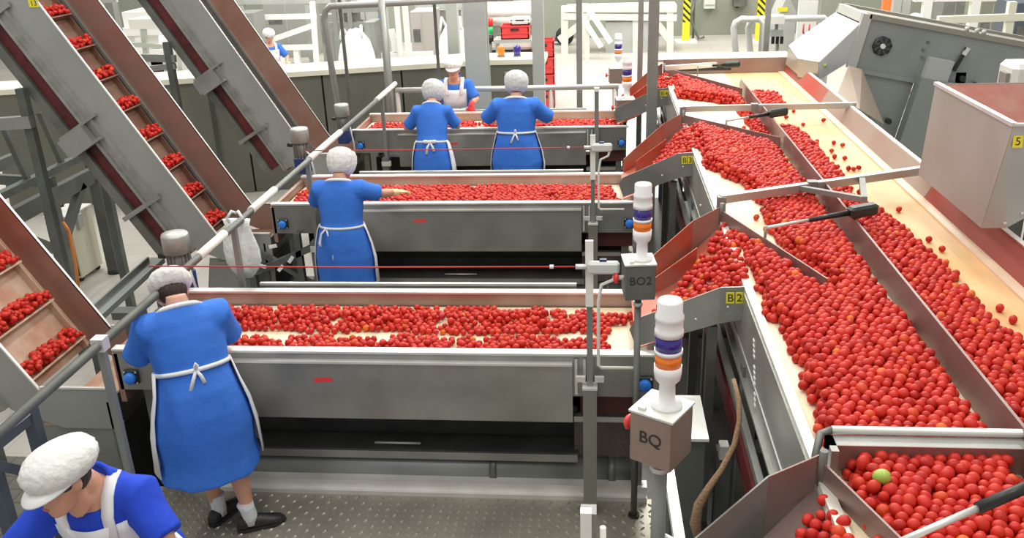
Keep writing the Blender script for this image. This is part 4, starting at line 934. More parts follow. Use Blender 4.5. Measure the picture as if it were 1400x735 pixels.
# which 300 show largest: nearest, on top, inside the frame
pr = np.array([proj(p[:3]) for p in TOMS])
vis = (pr[:, 0] > 3) & (pr[:, 0] < 1397) & (pr[:, 1] > 3) & (pr[:, 1] < 732) & (TOMS[:, 4] > 0) & (pr[:, 2] > .5) & ~((pr[:, 1] > 585) & (pr[:, 1] < 615))
order = np.argsort(np.where(vis, pr[:, 2]/TOMS[:, 3], 1e9))
near = order[:299]; rest = np.setdiff1d(np.arange(len(TOMS)), near)
def ico(sub):
    bm = bmesh.new(); bmesh.ops.create_icosphere(bm, subdivisions=sub, radius=1); bm.verts.ensure_lookup_table()
    v = np.array([v.co[:] for v in bm.verts]); f = np.array([[q.index for q in fc.verts] for fc in bm.faces]); bm.free(); return v, f
def rotm(a, b, c):
    return np.array((Matrix.Rotation(a, 3, 'Z') @ Matrix.Rotation(b, 3, 'X') @ Matrix.Rotation(c, 3, 'Z')))
cw = np.array([.46, .24, .24, .045, .015])
vv, ff, mi = [], [], []; off = 0
I1, I2 = ico(1), ico(2)
I1 = (I1[0]*1.06, I1[1])
for i in rest:
    x, y, z, r, _ = TOMS[i]; v, f = I2 if pr[i, 2] < 5.2 else I1
    M_ = rotm(rng.uniform(0, 6.3), rng.uniform(0, 3.1), 0); q = (v*np.array([1, 1, rng.uniform(1.0, 1.28)])*r) @ M_.T + np.array([x, y, z])
    vv.append(q); ff.append(f+off); off += len(v); mi.append(np.full(len(f), rng.choice(5, p=cw)))
vv = np.concatenate(vv); ff = np.concatenate(ff); mi = np.concatenate(mi)
me = bpy.data.meshes.new('tomatoes'); me.vertices.add(len(vv)); me.vertices.foreach_set('co', vv.ravel())
me.loops.add(ff.size); me.loops.foreach_set('vertex_index', ff.ravel().astype(np.int32)); me.polygons.add(len(ff))
me.polygons.foreach_set('loop_start', np.arange(0, ff.size, 3, dtype=np.int32)); me.polygons.foreach_set('loop_total', np.full(len(ff), 3, dtype=np.int32))
for mm in TOM: me.materials.append(mm)
me.polygons.foreach_set('material_index', mi.astype(np.int32)); me.polygons.foreach_set('use_smooth', np.ones(len(ff), bool)); me.update(); me.validate()
o = bpy.data.objects.new('tomatoes', me); C.objects.link(o)
tag(o, 'mass of small red tomatoes spread over the tables, chutes, elevators and the rest of the belts', 'tomatoes', kind='stuff')
# individual tomatoes: prototypes with a dimple at the stem
protos = []
for k in range(5):
    for q in range(3):
        v, f = ico(3); v = v.copy(); d = np.sqrt(v[:, 0]**2+v[:, 1]**2); v[:, 2] *= 1.02+.12*q
        v[:, 2] -= np.where(v[:, 2] > 0, .18*np.exp(-(d/.22)**2), 0); v[:, 0] *= 1+.03*np.sin(3*np.arctan2(v[:, 1], v[:, 0]))
        me = bpy.data.meshes.new('tomato'); me.from_pydata(v.tolist(), [], f.tolist()); me.materials.append(TOM[k]); me.polygons.foreach_set('use_smooth', [True]*len(f)); protos.append(me)
for i in near:
    x, y, z, r, _ = TOMS[i]; k = rng.choice(5, p=cw); o = bpy.data.objects.new('tomato', protos[k*3+rng.integers(3)]); C.objects.link(o)
    o.location = (x, y, z); o.scale = (r, r, r); o.rotation_euler = (rng.uniform(0, 3.1), rng.uniform(0, .8), rng.uniform(0, 6.3))
    tag(o, 'one of the ripe tomatoes nearest the camera, lower right of the main conveyor', 'tomato', 'nearest tomatoes on the main conveyor')
p = atz(1206, 649, 1.475)
me = protos[1].copy(); me.materials.clear(); me.materials.append(tom_green); o = bpy.data.objects.new('tomato', me); C.objects.link(o); o.location = (p.x, p.y, 1.468); o.scale = (.026, .026, .026); o.rotation_euler = (1.3, .2, 1.2)
tag(o, 'single green unripe tomato among the red ones at lower right', 'tomato')

# ------------------------------------------------------------------ left side frames
def pxbar(B, a, b, Ya, Yb=None, w=.06, h=.06): B.bar(aty(*a, Ya), aty(*b, Yb or Ya), w, h); return B
t = thing('walkway', 'dark steel walkway frame with guard posts at the far left', 'frame', (-5.5, 8, FZ))
for z_, hh in ((.90, .07), (.66, .16)): mb().bar((-5.5, 6.2, z_), (-5.5, 9.3, z_), .08, hh).build('long_beam', struct_g, t)
for y_ in (8.14, 9.02):
    mb().box(-5.55, -5.43, y_-.06, y_+.06, FZ, .62).build('column', struct_g, t)
mb().tube([(-5.49, 9.02, FZ), (-5.49, 9.02, FZ+.03)], .09, 12).build('foot', black_p, t)
mb().bar((-5.5, 7.35, .62), (-5.5, 8.12, .10), .08, .08).build('brace', struct_g, t); mb().bar((-5.5, 8.75, .62), (-5.5, 8.2, .15), .08, .08).build('brace', struct_g, t)
for y_ in (7.9, 8.5): mb().bar((-5.5, y_, .9), (-5.62, y_, 1.45), .05, .05).build('guard_post', struct_g, t)
mb().bar((-6.6, 8.3, .85), (-5.5, 8.3, .78), .06, .1).build('cross_beam', struct_g, t)
mb().bar((-6.5, 6.3, .80), (-6.5, 9.2, .80), .08, .12).build('long_beam', struct_g, t); mb().box(-6.55, -6.45, 8.1, 8.2, FZ, .76).build('column', struct_g, t)
t = thing('side_bracket', 'grey bracket arm reaching left from the large elevator', 'bracket', (-5, 6.9, 1.7))
pxbar(mb(), (-40, 172), (44, 166), 6.93, None, .07, .10).build('arm_bar', steel, t)
t = thing('side_bracket', 'pair of bracket arms reaching left from the furthest elevator', 'bracket', (-4.6, 9.6, 1.8))
pxbar(mb(), (165, 78), (240, 80), 9.62, None, .05, .08).build('arm_bar', steel, t); pxbar(mb(), (185, 96), (240, 90), 9.62, None, .05, .06).build('arm_bar', steel, t)
# machine cabinet on the pale floor
c0 = atz(112, 386, FZ); hz = aty(112, 298, c0.y).z
t = thing('machine_cabinet', 'cream and black wheeled machine cabinet on the pale floor at left', 'cabinet', (c0.x, c0.y, FZ))
mb().box(c0.x-.26, c0.x+.02, c0.y, c0.y+.45, FZ+.05, hz).build('cabinet_body', mat('cream enamel', (.62, .60, .46), .4), t, .008)
mb().box(c0.x-.25, c0.x-.0, c0.y-.01, c0.y+.0, FZ+.08, hz-.04).build('front_panel', mat('near black panel', (.035, .035, .03), .4), t)
mb().box(c0.x-.24, c0.x-.04, c0.y-.02, c0.y-.008, FZ+.45, hz-.12).build('control_face', mat('olive grey face', (.13, .14, .10), .5), t)
mb().box(c0.x-.27, c0.x+.03, c0.y-.01, c0.y+.46, hz, hz+.02).build('cabinet_lid', white_p, t)
mb().tube([(c0.x-.2, c0.y+.2, hz), (c0.x-.2, c0.y+.2, hz+.06), (c0.x-.14, c0.y+.2, hz+.08)], .015, 8).build('lid_handle', black_p, t)
mb().box(c0.x+.02, c0.x+.06, c0.y+.1, c0.y+.2, .1, .25).build('side_box', greyl, t)
for dx in (-.2, -.03):
    for dy in (.05, .4): mb().ball((c0.x+dx, c0.y+dy, FZ+.03), .035, None, 10, 8).build('wheel', black_rub, t)
B = mb().tube([aty(86, 303, 8.05), aty(94, 315, 8.05), aty(99, 340, 8.03), aty(104, 365, 8.03), aty(107, 390, 8.03)], .016, 8)
tag(B.build('hose', orange), 'orange hose hanging down a dark column at the far left', 'hose')
t = thing('floor_beam', 'wide grey beam running back from the nearest elevator over the pale floor', 'beam', (-3.9, 6, .2))
mb().bar(atz(118, 442, .3), atz(214, 355, .3), .16, .05).build('beam_plate', mat('beam blue grey', (.20, .22, .215), .45, .4), t)
mb().bar(atz(118, 442, .34)+V((-.08, 0, 0)), atz(214, 355, .34)+V((-.08, 0, 0)), .02, .06).build('beam_lip', steel_m, t)
for p in (atz(122, 438, .3), atz(210, 358, .3)): mb().box(p.x-.03, p.x+.03, p.y-.03, p.y+.03, FZ, .29).build('beam_leg', struct_g, t)
t = thing('idler_bracket', 'small dark bracket under the handrail beside the nearest worker', 'bracket', (-2.9, 4.9, .4))
pxbar(mb(), (158, 428), (196, 428), 5.0, None, .10, .05).build('bracket_plate', struct_g, t); pxbar(mb(), (176, 432), (184, 470), 5.0, None, .05, .05).build('bracket_post', struct_g, t)
mb().box(aty(184, 470, 5).x-.03, aty(184, 470, 5).x+.03, 4.97, 5.03, FZ, aty(184, 470, 5).z).build('bracket_leg', struct_g, t)
t = thing('steel_stand', 'blue grey steel stand with pale top rail at the left edge', 'stand', (-3.1, 3.5, FZ))
a_, b_ = aty(-20, 605, 3.5), aty(40, 558, 3.75)
mb().bar(a_, b_, .06, .03).build('top_rail', steel_l, t); mb().bar(a_-V((0, 0, .04)), b_-V((0, 0, .04)), .05, .06).build('upper_beam', bluegrey, t)
mb().bar((b_.x, b_.y, FZ), b_, .06, .06).build('stand_post', bluegrey, t); mb().bar((a_.x, a_.y, FZ), a_, .06, .06).build('stand_post', bluegrey, t)
mb().bar(a_-V((0, 0, .12)), b_-V((0, 0, .42)), .05, .05).build('stand_brace', bluegrey, t); mb().bar((a_.x, a_.y, .2), (b_.x, b_.y, .2), .05, .05).build('lower_beam', struct_g, t)
for k, yt in enumerate(TY[:2]):
    t = thing('belt_drive', ('dark drive frame with red brown post at left end of the nearest table', 'dark drive frame with white tags at left end of the second table')[k], 'frame', (-2.7, yt+.2, FZ))
    yy = yt + (1.0 if k == 0 else -.05)
    mb().bar((-3.1, yy, .30), (-2.35, yy, .62), .06, .05).build('diagonal_bar', struct_g, t); mb().bar((-3.0, yy+.05, .60), (-2.45, yy+.05, .22), .05, .04).build('diagonal_bar', steel_d, t)
    mb().box(-3.0, -2.94, yy-.03, yy+.03, FZ, .75).build('frame_post', struct_g, t); mb().box(-2.56, -2.51, yy-.03, yy+.03, FZ, .9 if k == 0 else .72).build('frame_post', mat('red brown post', (.26, .15, .11), .5, .2) if k == 0 else struct_g, t)
    mb().box(-3.05, -2.35, yy+.1, yy+.6, .0, .08).build('frame_plate', steel_d, t)
    if k:
        for dx, dz, an in ((-2.74, .62, .2), (-2.60, .50, .9), (-2.86, .44, -.3), (-2.70, .42, .8)):
            d = V((math.cos(an)*.035, 0, math.sin(an)*.035)); mb().bar(V((dx, yy-.05, dz))-d, V((dx, yy-.05, dz))+d, .006, .03, (0, 0, 1)).build('white_tag', plastic_w, t)
c = atz(24, 222, FZ)
t = thing('barrel', 'dark blue grey drum standing behind the walkway posts at far left', 'drum', (c.x, c.y, FZ))
r_ = .2; mb().lathe([(r_, 0), (r_*1.04, .02), (r_, .04), (r_, .35), (r_*1.04, .37), (r_, .39), (r_, .78), (r_*1.05, .80), (r_*.95, .82), (.02, .82)], c, 24).build('drum_body', bluegrey, t); mb().lathe([(r_*.7, .82), (r_*.7, .85), (.02, .86)], c, 20).build('drum_lid', plastic_w, t)

# ------------------------------------------------------------------ background
def px_box(B, x0, x1, yt, yb_, Y, D, z0=None):
    ym = (yt+yb_)/2; a = aty(x0, ym, Y); b = aty(x1, ym, Y); zt = aty((x0+x1)/2, yt, Y).z; zb_ = aty((x0+x1)/2, yb_, Y).z if z0 is None else z0
    return B.box(a.x, b.x, Y, Y+D, zb_, zt)
def colm(name, x0, x1, Y, ytop, label, m_, xb=None, cat='column', parts=True):
    """column standing on the factory floor seen at px x0..x1 at height ytop"""
    a, b = aty(x0, ytop, Y), aty(x1, ytop, Y); xm = (a.x+b.x)/2; w_ = b.x-a.x
    t = thing(name, label, cat, (xm, Y, FZ)); top = 5.0
    B = mb(); 
    if w_ > .2:  # I section
        B.box(xm-w_/2, xm+w_/2, Y-w_/2, Y-w_/2+.03, FZ, top); B.box(xm-w_/2, xm+w_/2, Y+w_/2-.03, Y+w_/2, FZ, top); B.box(xm-.03, xm+.03, Y-w_/2+.03, Y+w_/2-.03, FZ, top)
    else: B.box(xm-w_/2, xm+w_/2, Y-w_/2, Y+w_/2, FZ, top)
    B.build('shaft', m_, t); mb().box(xm-w_*.8-.02, xm+w_*.8+.02, Y-w_*.8-.02, Y+w_*.8+.02, FZ, FZ+.03).build('base_plate', m_, t)
    return t
# grey panelled enclosure with cream top
t = thing('panel_enclosure', 'long dark grey panelled enclosure with cream top behind the furthest table', 'enclosure', (-4.5, 12.5, FZ))
A0, A1 = V((-8.2, 11.25, 0)), V((-1.72, 12.95, 0)); dA = (A1-A0).normalized(); nA = V((-dA.y, dA.x, 0))
for k in range(6):
    p, q = A0.lerp(A1, k/6+.002), A0.lerp(A1, (k+1)/6-.002); r1, r2 = q+nA*.04, p+nA*.04
    mb().prism([(v.x, v.y) for v in (p, q, r1, r2)], FZ, 1.12).build('panel', greypaint, t)
p, q = A0-nA*.04, A1-nA*.04+dA*.05; mb().prism([(v.x, v.y) for v in (p, q, q+nA*.75, p+nA*.75)], 1.12, 1.19).build('top_ledge', cream_p, t)
p, q = A0+nA*.05, A1+nA*.05; mb().prism([(v.x, v.y) for v in (p, q, q+nA*.55, p+nA*.55)], FZ, 1.12).build('enclosure_core', dark, t)
t = thing('panel_enclosure', 'short dark grey cabinet with cream top right of the pale steel column', 'enclosure', (-1.3, 13.2, FZ))
mb().box(-1.62, -.80, 12.95, 13.0, FZ, 1.12).build('panel', greypaint, t); mb().box(-1.66, -.76, 12.92, 13.6, 1.12, 1.19).build('top_ledge', cream_p, t)
mb().box(-1.58, -.84, 13.0, 13.55, FZ, 1.12).build('enclosure_core', dark, t); px_box(mb(), 690, 714, 98, 110, 12.93, .02).build('notice_plate', greyl, t)
for (x, mt, nm, lb) in ((685, orange_lens, 'orange', 'small orange lamp on the short grey cabinet'), (707, blue_lens, 'blue', 'small dark blue lamp on the short grey cabinet')):
    p = aty(x, 72, 13.2); t = thing('signal_lamp', lb, 'lamp', (p.x, 13.2, 1.19))
    mb().lathe([(.06, 0), (.06, .02)], (p.x, 13.2, 1.188), 14).build('lamp_base', steel_m, t); mb().lathe([(.05, .02), (.055, .08), (.05, .14), (.03, .16), (.004, .165)], (p.x, 13.2, 1.19), 16).build('lamp_lens', mt, t)
# columns and posts
pale_steel = mat('pale steel column', (.50, .53, .49), .5, .2)
colm('steel_column', 637, 667, 12.0, 60, 'broad pale steel column behind the furthest table', pale_steel)
colm('steel_column', 612, 627, 14.2, 40, 'narrower pale steel column left of the broad one', pale_steel)
colm('steel_column', 728, 744, 12.2, 60, 'pale steel column right of the short grey cabinet', pale_steel)
colm('steel_post', 788, 796, 11.6, 60, 'thin steel post between the pale column and the far stack lights', mat('post steel grey', (.30, .31, .29), .45, .4), cat='post')
colm('steel_post', 872, 879, 10.7, 60, 'thin steel post left of the thick one near plate B4', steel_m, cat='post')
colm('steel_post', 886, 900, 9.45, 60, 'thick steel post in front of plate B4', steel_m, cat='post')
colm('steel_post', 1046, 1053, 11.2, 30, 'steel post rising beside the white hoop rails', steel_m, cat='post')
colm('steel_post', 466, 470, 11.6, 40, 'thin dark post behind the pipe guard frame', steel_d, cat='post')
colm('steel_post', 594, 598, 11.6, 40, 'thin dark post left of the pale columns', steel_d, cat='post')
colm('steel_post', 152, 166, 13.0, 50, 'grey post seen between the two far elevators', steel_m, cat='post')
# pipe guard frame
pg = mat('guard pipe', (.36, .37, .345), .4, .5)
t = thing('pipe_guard', 'tall rounded pipe guard frame behind the furthest table', 'guard rail', (-3, 11.4, FZ))
Yg = 11.4; zt = aty(460, 8, Yg).z; p0 = aty(475, 190, Yg); xl = aty(444, 20, Yg).x
mb().tube([(p0.x, Yg, FZ), (xl-.02, Yg, zt-.18), (xl+.01, Yg, zt-.06), (xl+.08, Yg, zt-.005), (xl+.18, Yg, zt), (1.3, Yg, zt+.10)], .042, 12).build('frame_pipe', pg, t)
mb().tube([(aty(537, 180, Yg).x, Yg-.02, FZ), (aty(523, 5, Yg).x, Yg-.02, zt+.5)], .05, 12).build('upright', pg, t)
t = thing('guard_rail', 'low horizontal pipe rail behind the worker facing us', 'guard rail', (-1, 11.3, FZ))
zr = 1.085; x0, x1 = aty(541, 123, 11.3).x, aty(846, 118, 11.3).x
mb().tube([(x0, 11.3, zr), (x1, 11.3, zr)], .035, 12).build('rail', mat('rail pale', (.55, .55, .52), .4, .4), t)
for x in (x0+.02, -.6, x1-.05): mb().tube([(x, 11.3, FZ), (x, 11.3, zr)], .03, 10).build('post', mat('pinkish post', (.46, .38, .34), .5, .2), t)
# hoop rails and pipe near the end of the main conveyor
hoop = mat('white hoop rail', (.70, .71, .68), .35, .3)
for k, (xa, lb) in enumerate(((1003, 'left white hoop rail behind the end of the main conveyor'), (1023, 'right white hoop rail behind the end of the main conveyor'))):
    t = thing('hoop_rail', lb, 'rail', (2.5, 11.6+k*.1, FZ)); Yh = 11.7+.1*k
    b = aty(xa+3, 75, Yh); q = aty(xa, 38, Yh); zt2 = aty(xa+12, 26, Yh).z; xe = aty(xa+34+k*70, 26, Yh).x
    mb().tube([(b.x+.02, Yh, FZ), (b.x, Yh, b.z), (q.x, Yh, q.z), (q.x+.02, Yh, zt2-.04), (q.x+.09, Yh, zt2), (xe, Yh, zt2-.01), (xe+.06, Yh, zt2-.06), (xe+.07, Yh, FZ)], .04, 12).build('rail_pipe', hoop, t)
t = thing('pipe_clamp_box', 'small grey machine head with black pins hanging on the white pipe', 'machine', (2.8, 11.8, FZ))
B = px_box(mb(), 1053, 1073, 22, 33, 11.62, .2); B.build('clamp_sleeve', white_p, t); px_box(mb(), 1054, 1071, 41, 50, 11.65, .15).build('head_block', greyl, t)
for x in (1055, 1061, 1067): px_box(mb(), x, x+4, 50, 60, 11.7, .04).build('pin', black_p, t)
px_box(mb(), 1060, 1064, 33, 41, 11.7, .04).build('stem', steel_m, t); px_box(mb(), 1061, 1065, 60, 70, 11.8, .06, FZ).build('stand', greyl, t)
t = thing('rinse_machine', 'grey machine with a yellow label behind the hoop rails', 'machine', (3.1, 13.4, FZ))
B = mb(); a, b = aty(1062, 24, 13.4), aty(1088, 24, 13.4); zt2 = aty(1075, 2, 13.4).z
B.extr([V((a.x, 13.4, FZ)), V((b.x, 13.4, FZ)), V((b.x, 13.4, zt2-.15)), V(((a.x+b.x)/2, 13.4, zt2+.1)), V((a.x, 13.4, zt2-.25))], (0, .6, 0)); B.build('machine_hood', greyl, t)
px_box(mb(), 1063, 1077, 10, 16, 13.38, .01).build('yellow_label', yellow, t)
t = thing('partition_sheet', 'tall white panel behind the white transfer chute', 'panel', (3.3, 12.6, FZ))
px_box(mb(), 1092, 1122, -30, 60, 12.6, .06, FZ).build('panel_sheet', white_p, t); px_box(mb(), 1118, 1121, -30, 60, 12.58, .02, FZ).build('panel_edge', greyl, t)
for x in (1099, 1107): 
    p = aty(x, 33, 11.75); u = mb().tube([p, p+V((0, 0, -.10)), p+V((.015, 0, -.12))], .011, 8).build('hook', redpl); tag(u, 'left red hook on the white pipe' if x == 1099 else 'right red hook on the white pipe', 'hook')
# striped columns
st = bpy.data.materials.new('yellow black hazard stripes'); st.use_nodes = True; n = st.node_tree
wv = n.nodes.new('ShaderNodeTexWave'); wv.wave_type = 'BANDS'; wv.bands_direction = 'DIAGONAL'; wv.inputs['Scale'].default_value = 3.6
tcn = n.nodes.new('ShaderNodeTexCoord'); cr = n.nodes.new('ShaderNodeValToRGB'); cr.color_ramp.interpolation = 'CONSTANT'
cr.color_ramp.elements[0].color = (.85, .72, .02, 1); cr.color_ramp.elements[1].color = (.02, .02, .015, 1); cr.color_ramp.elements[1].position = .55
n.links.new(tcn.outputs['Object'], wv.inputs['Vector']); n.links.new(wv.outputs['Fac'], cr.inputs['Fac']); n.links.new(cr.outputs['Color'], n.nodes['Principled BSDF'].inputs['Base Color'])
for x, lb in ((937, 'left yellow and black striped column on the back floor'), (1037, 'right yellow and black striped column on the back floor')):
    c = atz(x, 57, FZ); t = thing('striped_column', lb, 'column', c)
    mb().box(c.x-.10, c.x+.10, c.y-.1, c.y+.1, FZ+.55, 2.6).build('striped_shaft', st, t); mb().box(c.x-.10, c.x+.10, c.y-.1, c.y+.1, FZ, FZ+.55).build('yellow_base', yellow, t)
    mb().box(c.x-.3, c.x+.3, c.y-.3, c.y+.3, FZ-.002, FZ+.05).build('white_plinth', white_p, t)
t = thing('wall_box', 'pale box on the back wall between the striped columns', 'box', (3, 27.5, 1)); px_box(mb(), 963, 978, -6, 12, 27.35, .25).build('box_body', offwhite, t, .01); px_box(mb(), 964, 977, 6, 7, 27.33, .02).build('box_seam', greyl, t)
t = thing('wall_box', 'dark box on the back wall left of the right striped column', 'box', (4, 27.5, 1)); px_box(mb(), 1003, 1021, -8, 9, 27.3, .3).build('box_body', steel_d, t, .01); px_box(mb(), 1006, 1010, 9, 11, 27.4, .1).build('box_outlet', black_p, t)
t = thing('cable_stand', 'dark cable and hook stand by the left striped column', 'stand', (2.9, 26.5, FZ))
a = atz(957, 54, FZ); mb().tube([(a.x-.2, a.y, FZ), (a.x-.2, a.y, 2.5)], .03, 8).build('stand_pole', greypaint, t); mb().tube([(a.x-.2, a.y, .6), (a.x-.3, a.y-.1, .1), (a.x-.05, a.y-.2, FZ+.05), (a.x+.1, a.y-.2, FZ+.1)], .04, 8).build('cable_loop', steel_d, t)
# white frames at the back
def frame_thing(name, label, cat, Y, segs, m_, r=.06, boxes=(), loc=None):
    p0 = aty(*segs[0][0], Y); t = thing(name, label, cat, (p0.x, Y, FZ))
    for i_, s_ in enumerate(segs):
        a, b = aty(*s_[0], Y+.013*i_), aty(*s_[1], Y+.013*i_)
        if len(s_) > 2: b.z = FZ
        mb().bar(a, b, r*(1+.04*i_), r*(1+.03*i_), (0, 1, 0)).build('frame_bar', m_, t)
    for (x0, x1, ya, yb_, mt, D, nm, *z0) in boxes: px_box(mb(), x0, x1, ya, yb_, Y+.02, D, FZ if z0 else None).build(nm, mt, t)
    return t
frame_thing('white_support_frame', 'white steel support frame with long diagonals at the back right of centre', 'frame', 24.6, [((772, 12), (925, 12)), ((770, 22), (925, 24)), ((916, 5), (916, 63), 1), ((800, 5), (800, 58), 1), ((772, 8), (772, 60), 1), ((893, 25), (916, 55)), ((765, 55), (800, 28)), ((870, 8), (870, 60), 1)], offwhite, .16,
            [(828, 888, 30, 56, greyl, .4, 'side_box', 1), (774, 925, 8, 14, white_p, .8, 'table_top')])
frame_thing('sloping_conveyor_frame', 'white sloping stringer of a conveyor stair at the back', 'frame', 23.6, [((790, 14), (822, 64)), ((803, 10), (835, 58))], white_p, .13, [(800, 806, 20, 60, offwhite, .2, 'stringer_leg', 1)])
t = thing('pallet_truck_wheel', 'dark wheeled jack beside the red crates at the back', 'truck', (-1, 21, FZ)); c = atz(772, 62, FZ)
mb().lathe([(.05, -.06), (.24, -.06), (.26, 0), (.24, .06), (.05, .06)], (c.x, c.y, FZ+.26), 20, Matrix.Rotation(PI/2, 3, 'X')).build('wheel', black_rub, t); mb().bar((c.x, c.y, FZ+.26), (c.x+.1, c.y, FZ+1.0), .05, .05).build('handle', steel_d, t); mb().box(c.x-.4, c.x+.1, c.y+.1, c.y+.4, FZ+.1, FZ+.2).build('fork', steel_d, t)
# roller machine
t = frame_thing('roller_machine', 'long white roller machine behind the pale steel columns', 'machine', 18.0, [((655, 4), (655, 72), 1), ((735, 4), (735, 72), 1), ((650, 10), (740, 8)), ((650, 58), (740, 57))], white_p, .16, [(672, 730, 34, 54, greyl, .5, 'machine_body'), (655, 740, 60, 68, cream_p, .6, 'machine_bed'), (655, 740, 70, 90, greypaint, .5, 'machine_skirt', 1)])
for y in (18, 28): a, b = aty(660, y, 17.9), aty(736, y-1, 17.9); mb().tube([a, b], .09, 12).build('roller', offwhite, t)
p = aty(669, 45, 17.7); u = thing('signal_lamp', 'red and green signal lamp in front of the roller machine', 'lamp', (p.x, 17.7, FZ))
mb().tube([(p.x, 17.7, FZ), (p.x, 17.7, p.z-.12)], .04, 8).build('lamp_pole', steel_d, u); mb().lathe([(.08, 0), (.08, .14)], (p.x, 17.7, p.z-.02), 14).build('green_lens', green_lens, u); mb().lathe([(.08, .15), (.08, .28), (.02, .30)], (p.x, 17.7, p.z-.02), 14).build('red_lens', red_lens, u); mb().lathe([(.08, -.14), (.08, -.03)], (p.x, 17.7, p.z-.02), 14).build('lamp_base', black_p, u)
# red crates
crate_r = mat('red crate plastic', (.75, .06, .06), .4); crate_w = mat('white crate plastic', (.82, .80, .78), .4)
def crate(x, Y, z, w_, d_, h_, m_, label):
    t = thing('crate', label, 'crate', (x, Y, z), 'crates at the back'); B = mb()
    B.box(x-w_/2, x+w_/2, Y, Y+d_, z, z+.02)
    for (a, b, c, d) in ((x-w_/2, x+w_/2, Y, Y+.02), (x-w_/2, x+w_/2, Y+d_-.02, Y+d_), (x-w_/2, x-w_/2+.02, Y, Y+d_), (x+w_/2-.02, x+w_/2, Y, Y+d_)): B.box(a, b, c, d, z, z+h_)
    B.box(x-w_/2-.015, x+w_/2+.015, Y-.015, Y+.005, z+h_-.03, z+h_); B.box(x-w_/2-.015, x+w_/2+.015, Y-.012, Y+.005, z+h_*.4, z+h_*.4+.02); B.build('crate_body', m_, t)
    mb().box(x-.08, x+.08, Y-.018, Y-.012, z+h_*.62, z+h_*.78).build('hand_slot', dark, t)
c1 = aty(704, 50, 17.0); c2 = aty(741, 52, 17.4)
crate(c1.x, 17.0, c1.z-.05, .52, .4, .25, crate_r, 'left red crate under the white one, behind the pale column'); crate(c1.x+.1, 17.02, c1.z+.20, .34, .36, .13, crate_w, 'white crate on top of the left red crate')
t = thing('crate_table', 'low table carrying the left red crate', 'table', (c1.x, 17.2, FZ)); mb().box(c1.x-.4, c1.x+.4, 16.95, 17.5, c1.z-.11, c1.z-.05).build('table_top', greyl, t)
for sx in (-.35, .35): mb().box(c1.x+sx-.03, c1.x+sx+.03, 17.1, 17.2, FZ, c1.z-.11).build('leg', greyl, t)
zc = FZ
for k in range(4): crate(c2.x, 17.6, zc, .42, .36, .33, crate_r, ('lowest red crate of the stack right of the pale column', 'second red crate from the floor, right of the pale column', 'third red crate from the floor, right of the pale column', 'topmost red crate of the stack right of the pale column')[k]); zc += .33
# big bags and cabinets left of centre
def bigbag(x0, x1, yt, Y, label, m_):
    a, b = aty(x0, yt, Y), aty(x1, yt, Y); xm = (a.x+b.x)/2; w_ = (b.x-a.x)/2; zt = a.z; B = mb(); rs = []
    for i in range(9):
        f = i/8; z = FZ+.12+(zt-FZ-.12)*f; g = (1.0, 1.06, 1.08, 1.07, 1.05, 1.02, .96, .80, .3)[i]
        rs.append([(xm+w_*g*(abs(math.cos(t))**.6)*(1 if math.cos(t) > 0 else -1)*(1+.04*math.sin(7*t+i)), Y+.45+.45*g*(abs(math.sin(t))**.6)*(1 if math.sin(t) > 0 else -1), z+.02*math.sin(5*t)) for t in [2*PI*k/28 for k in range(28)]])
    B.rings(rs); t = thing('bulk_bag', label, 'bag', (xm, Y+.45, FZ)); B.build('bag_body', m_, t)
    mb().box(xm-w_, xm+w_, Y, Y+.9, FZ, FZ+.12).build('pallet', mat('pallet wood', (.45, .36, .24), .7), t)
    for s_ in (-1, 1): mb().tube([(xm+s_*w_*.7, Y+.2, zt-.12), (xm+s_*w_*.6, Y+.3, zt+.08), (xm+s_*w_*.4, Y+.4, zt-.08)], .025, 6).build('lifting_loop', m_, t)
bagw = mat('white woven bag', (.84, .85, .84), .6, bump=(6, .6))
bigbag(453, 497, 46, 15.2, 'white bulk bag behind the pipe guard frame', bagw); bigbag(592, 634, 34, 15.4, 'white bulk bag beside the narrower pale column', bagw)
def cab(x0, x1, yt, Y, D, label, m_, extra=None):
    a, b = aty(x0, yt, Y), aty(x1, yt, Y); t = thing('machine_cabinet', label, 'cabinet', ((a.x+b.x)/2, Y, FZ)); mb().box(a.x, b.x, Y, Y+D, FZ, a.z).build('cabinet_body', m_, t, .01)
    mb().box(a.x+(b.x-a.x)*.48, a.x+(b.x-a.x)*.5, Y-.01, Y, FZ+.1, a.z-.05).build('door_seam', greyl if m_ != greyl else steel_m, t)
    mb().box(a.x+.1*(b.x-a.x), a.x+.4*(b.x-a.x), Y-.012, Y, a.z-.6, a.z-.35).build('dark_window', extra or steel_d, t); return t
cab(480, 516, 4, 19.5, .8, 'pale grey control cabinet left of the blue cylinder', greyl)
cab(560, 592, 16, 18.5, .8, 'pinkish grey cabinet between the white posts and the bulk bag', mat('pinkish grey', (.44, .40, .37), .5))
cab(358, 420, 3, 25, 1.0, 'pale machine cabinet with dark windows behind the far worker in blue', mat('pale cabinet', (.33, .335, .31), .5), steel_d)
cab(1222, 1247, -4, 20, .6, 'grey cabinet behind the far person in white', greyl)
t = thing('gas_cylinder', 'tall bright blue cylinder behind the pipe guard frame', 'cylinder', (0, 17, FZ)); p = aty(520, 20, 17); t.location = (p.x, 17, FZ)
r_ = .065; zc = p.z
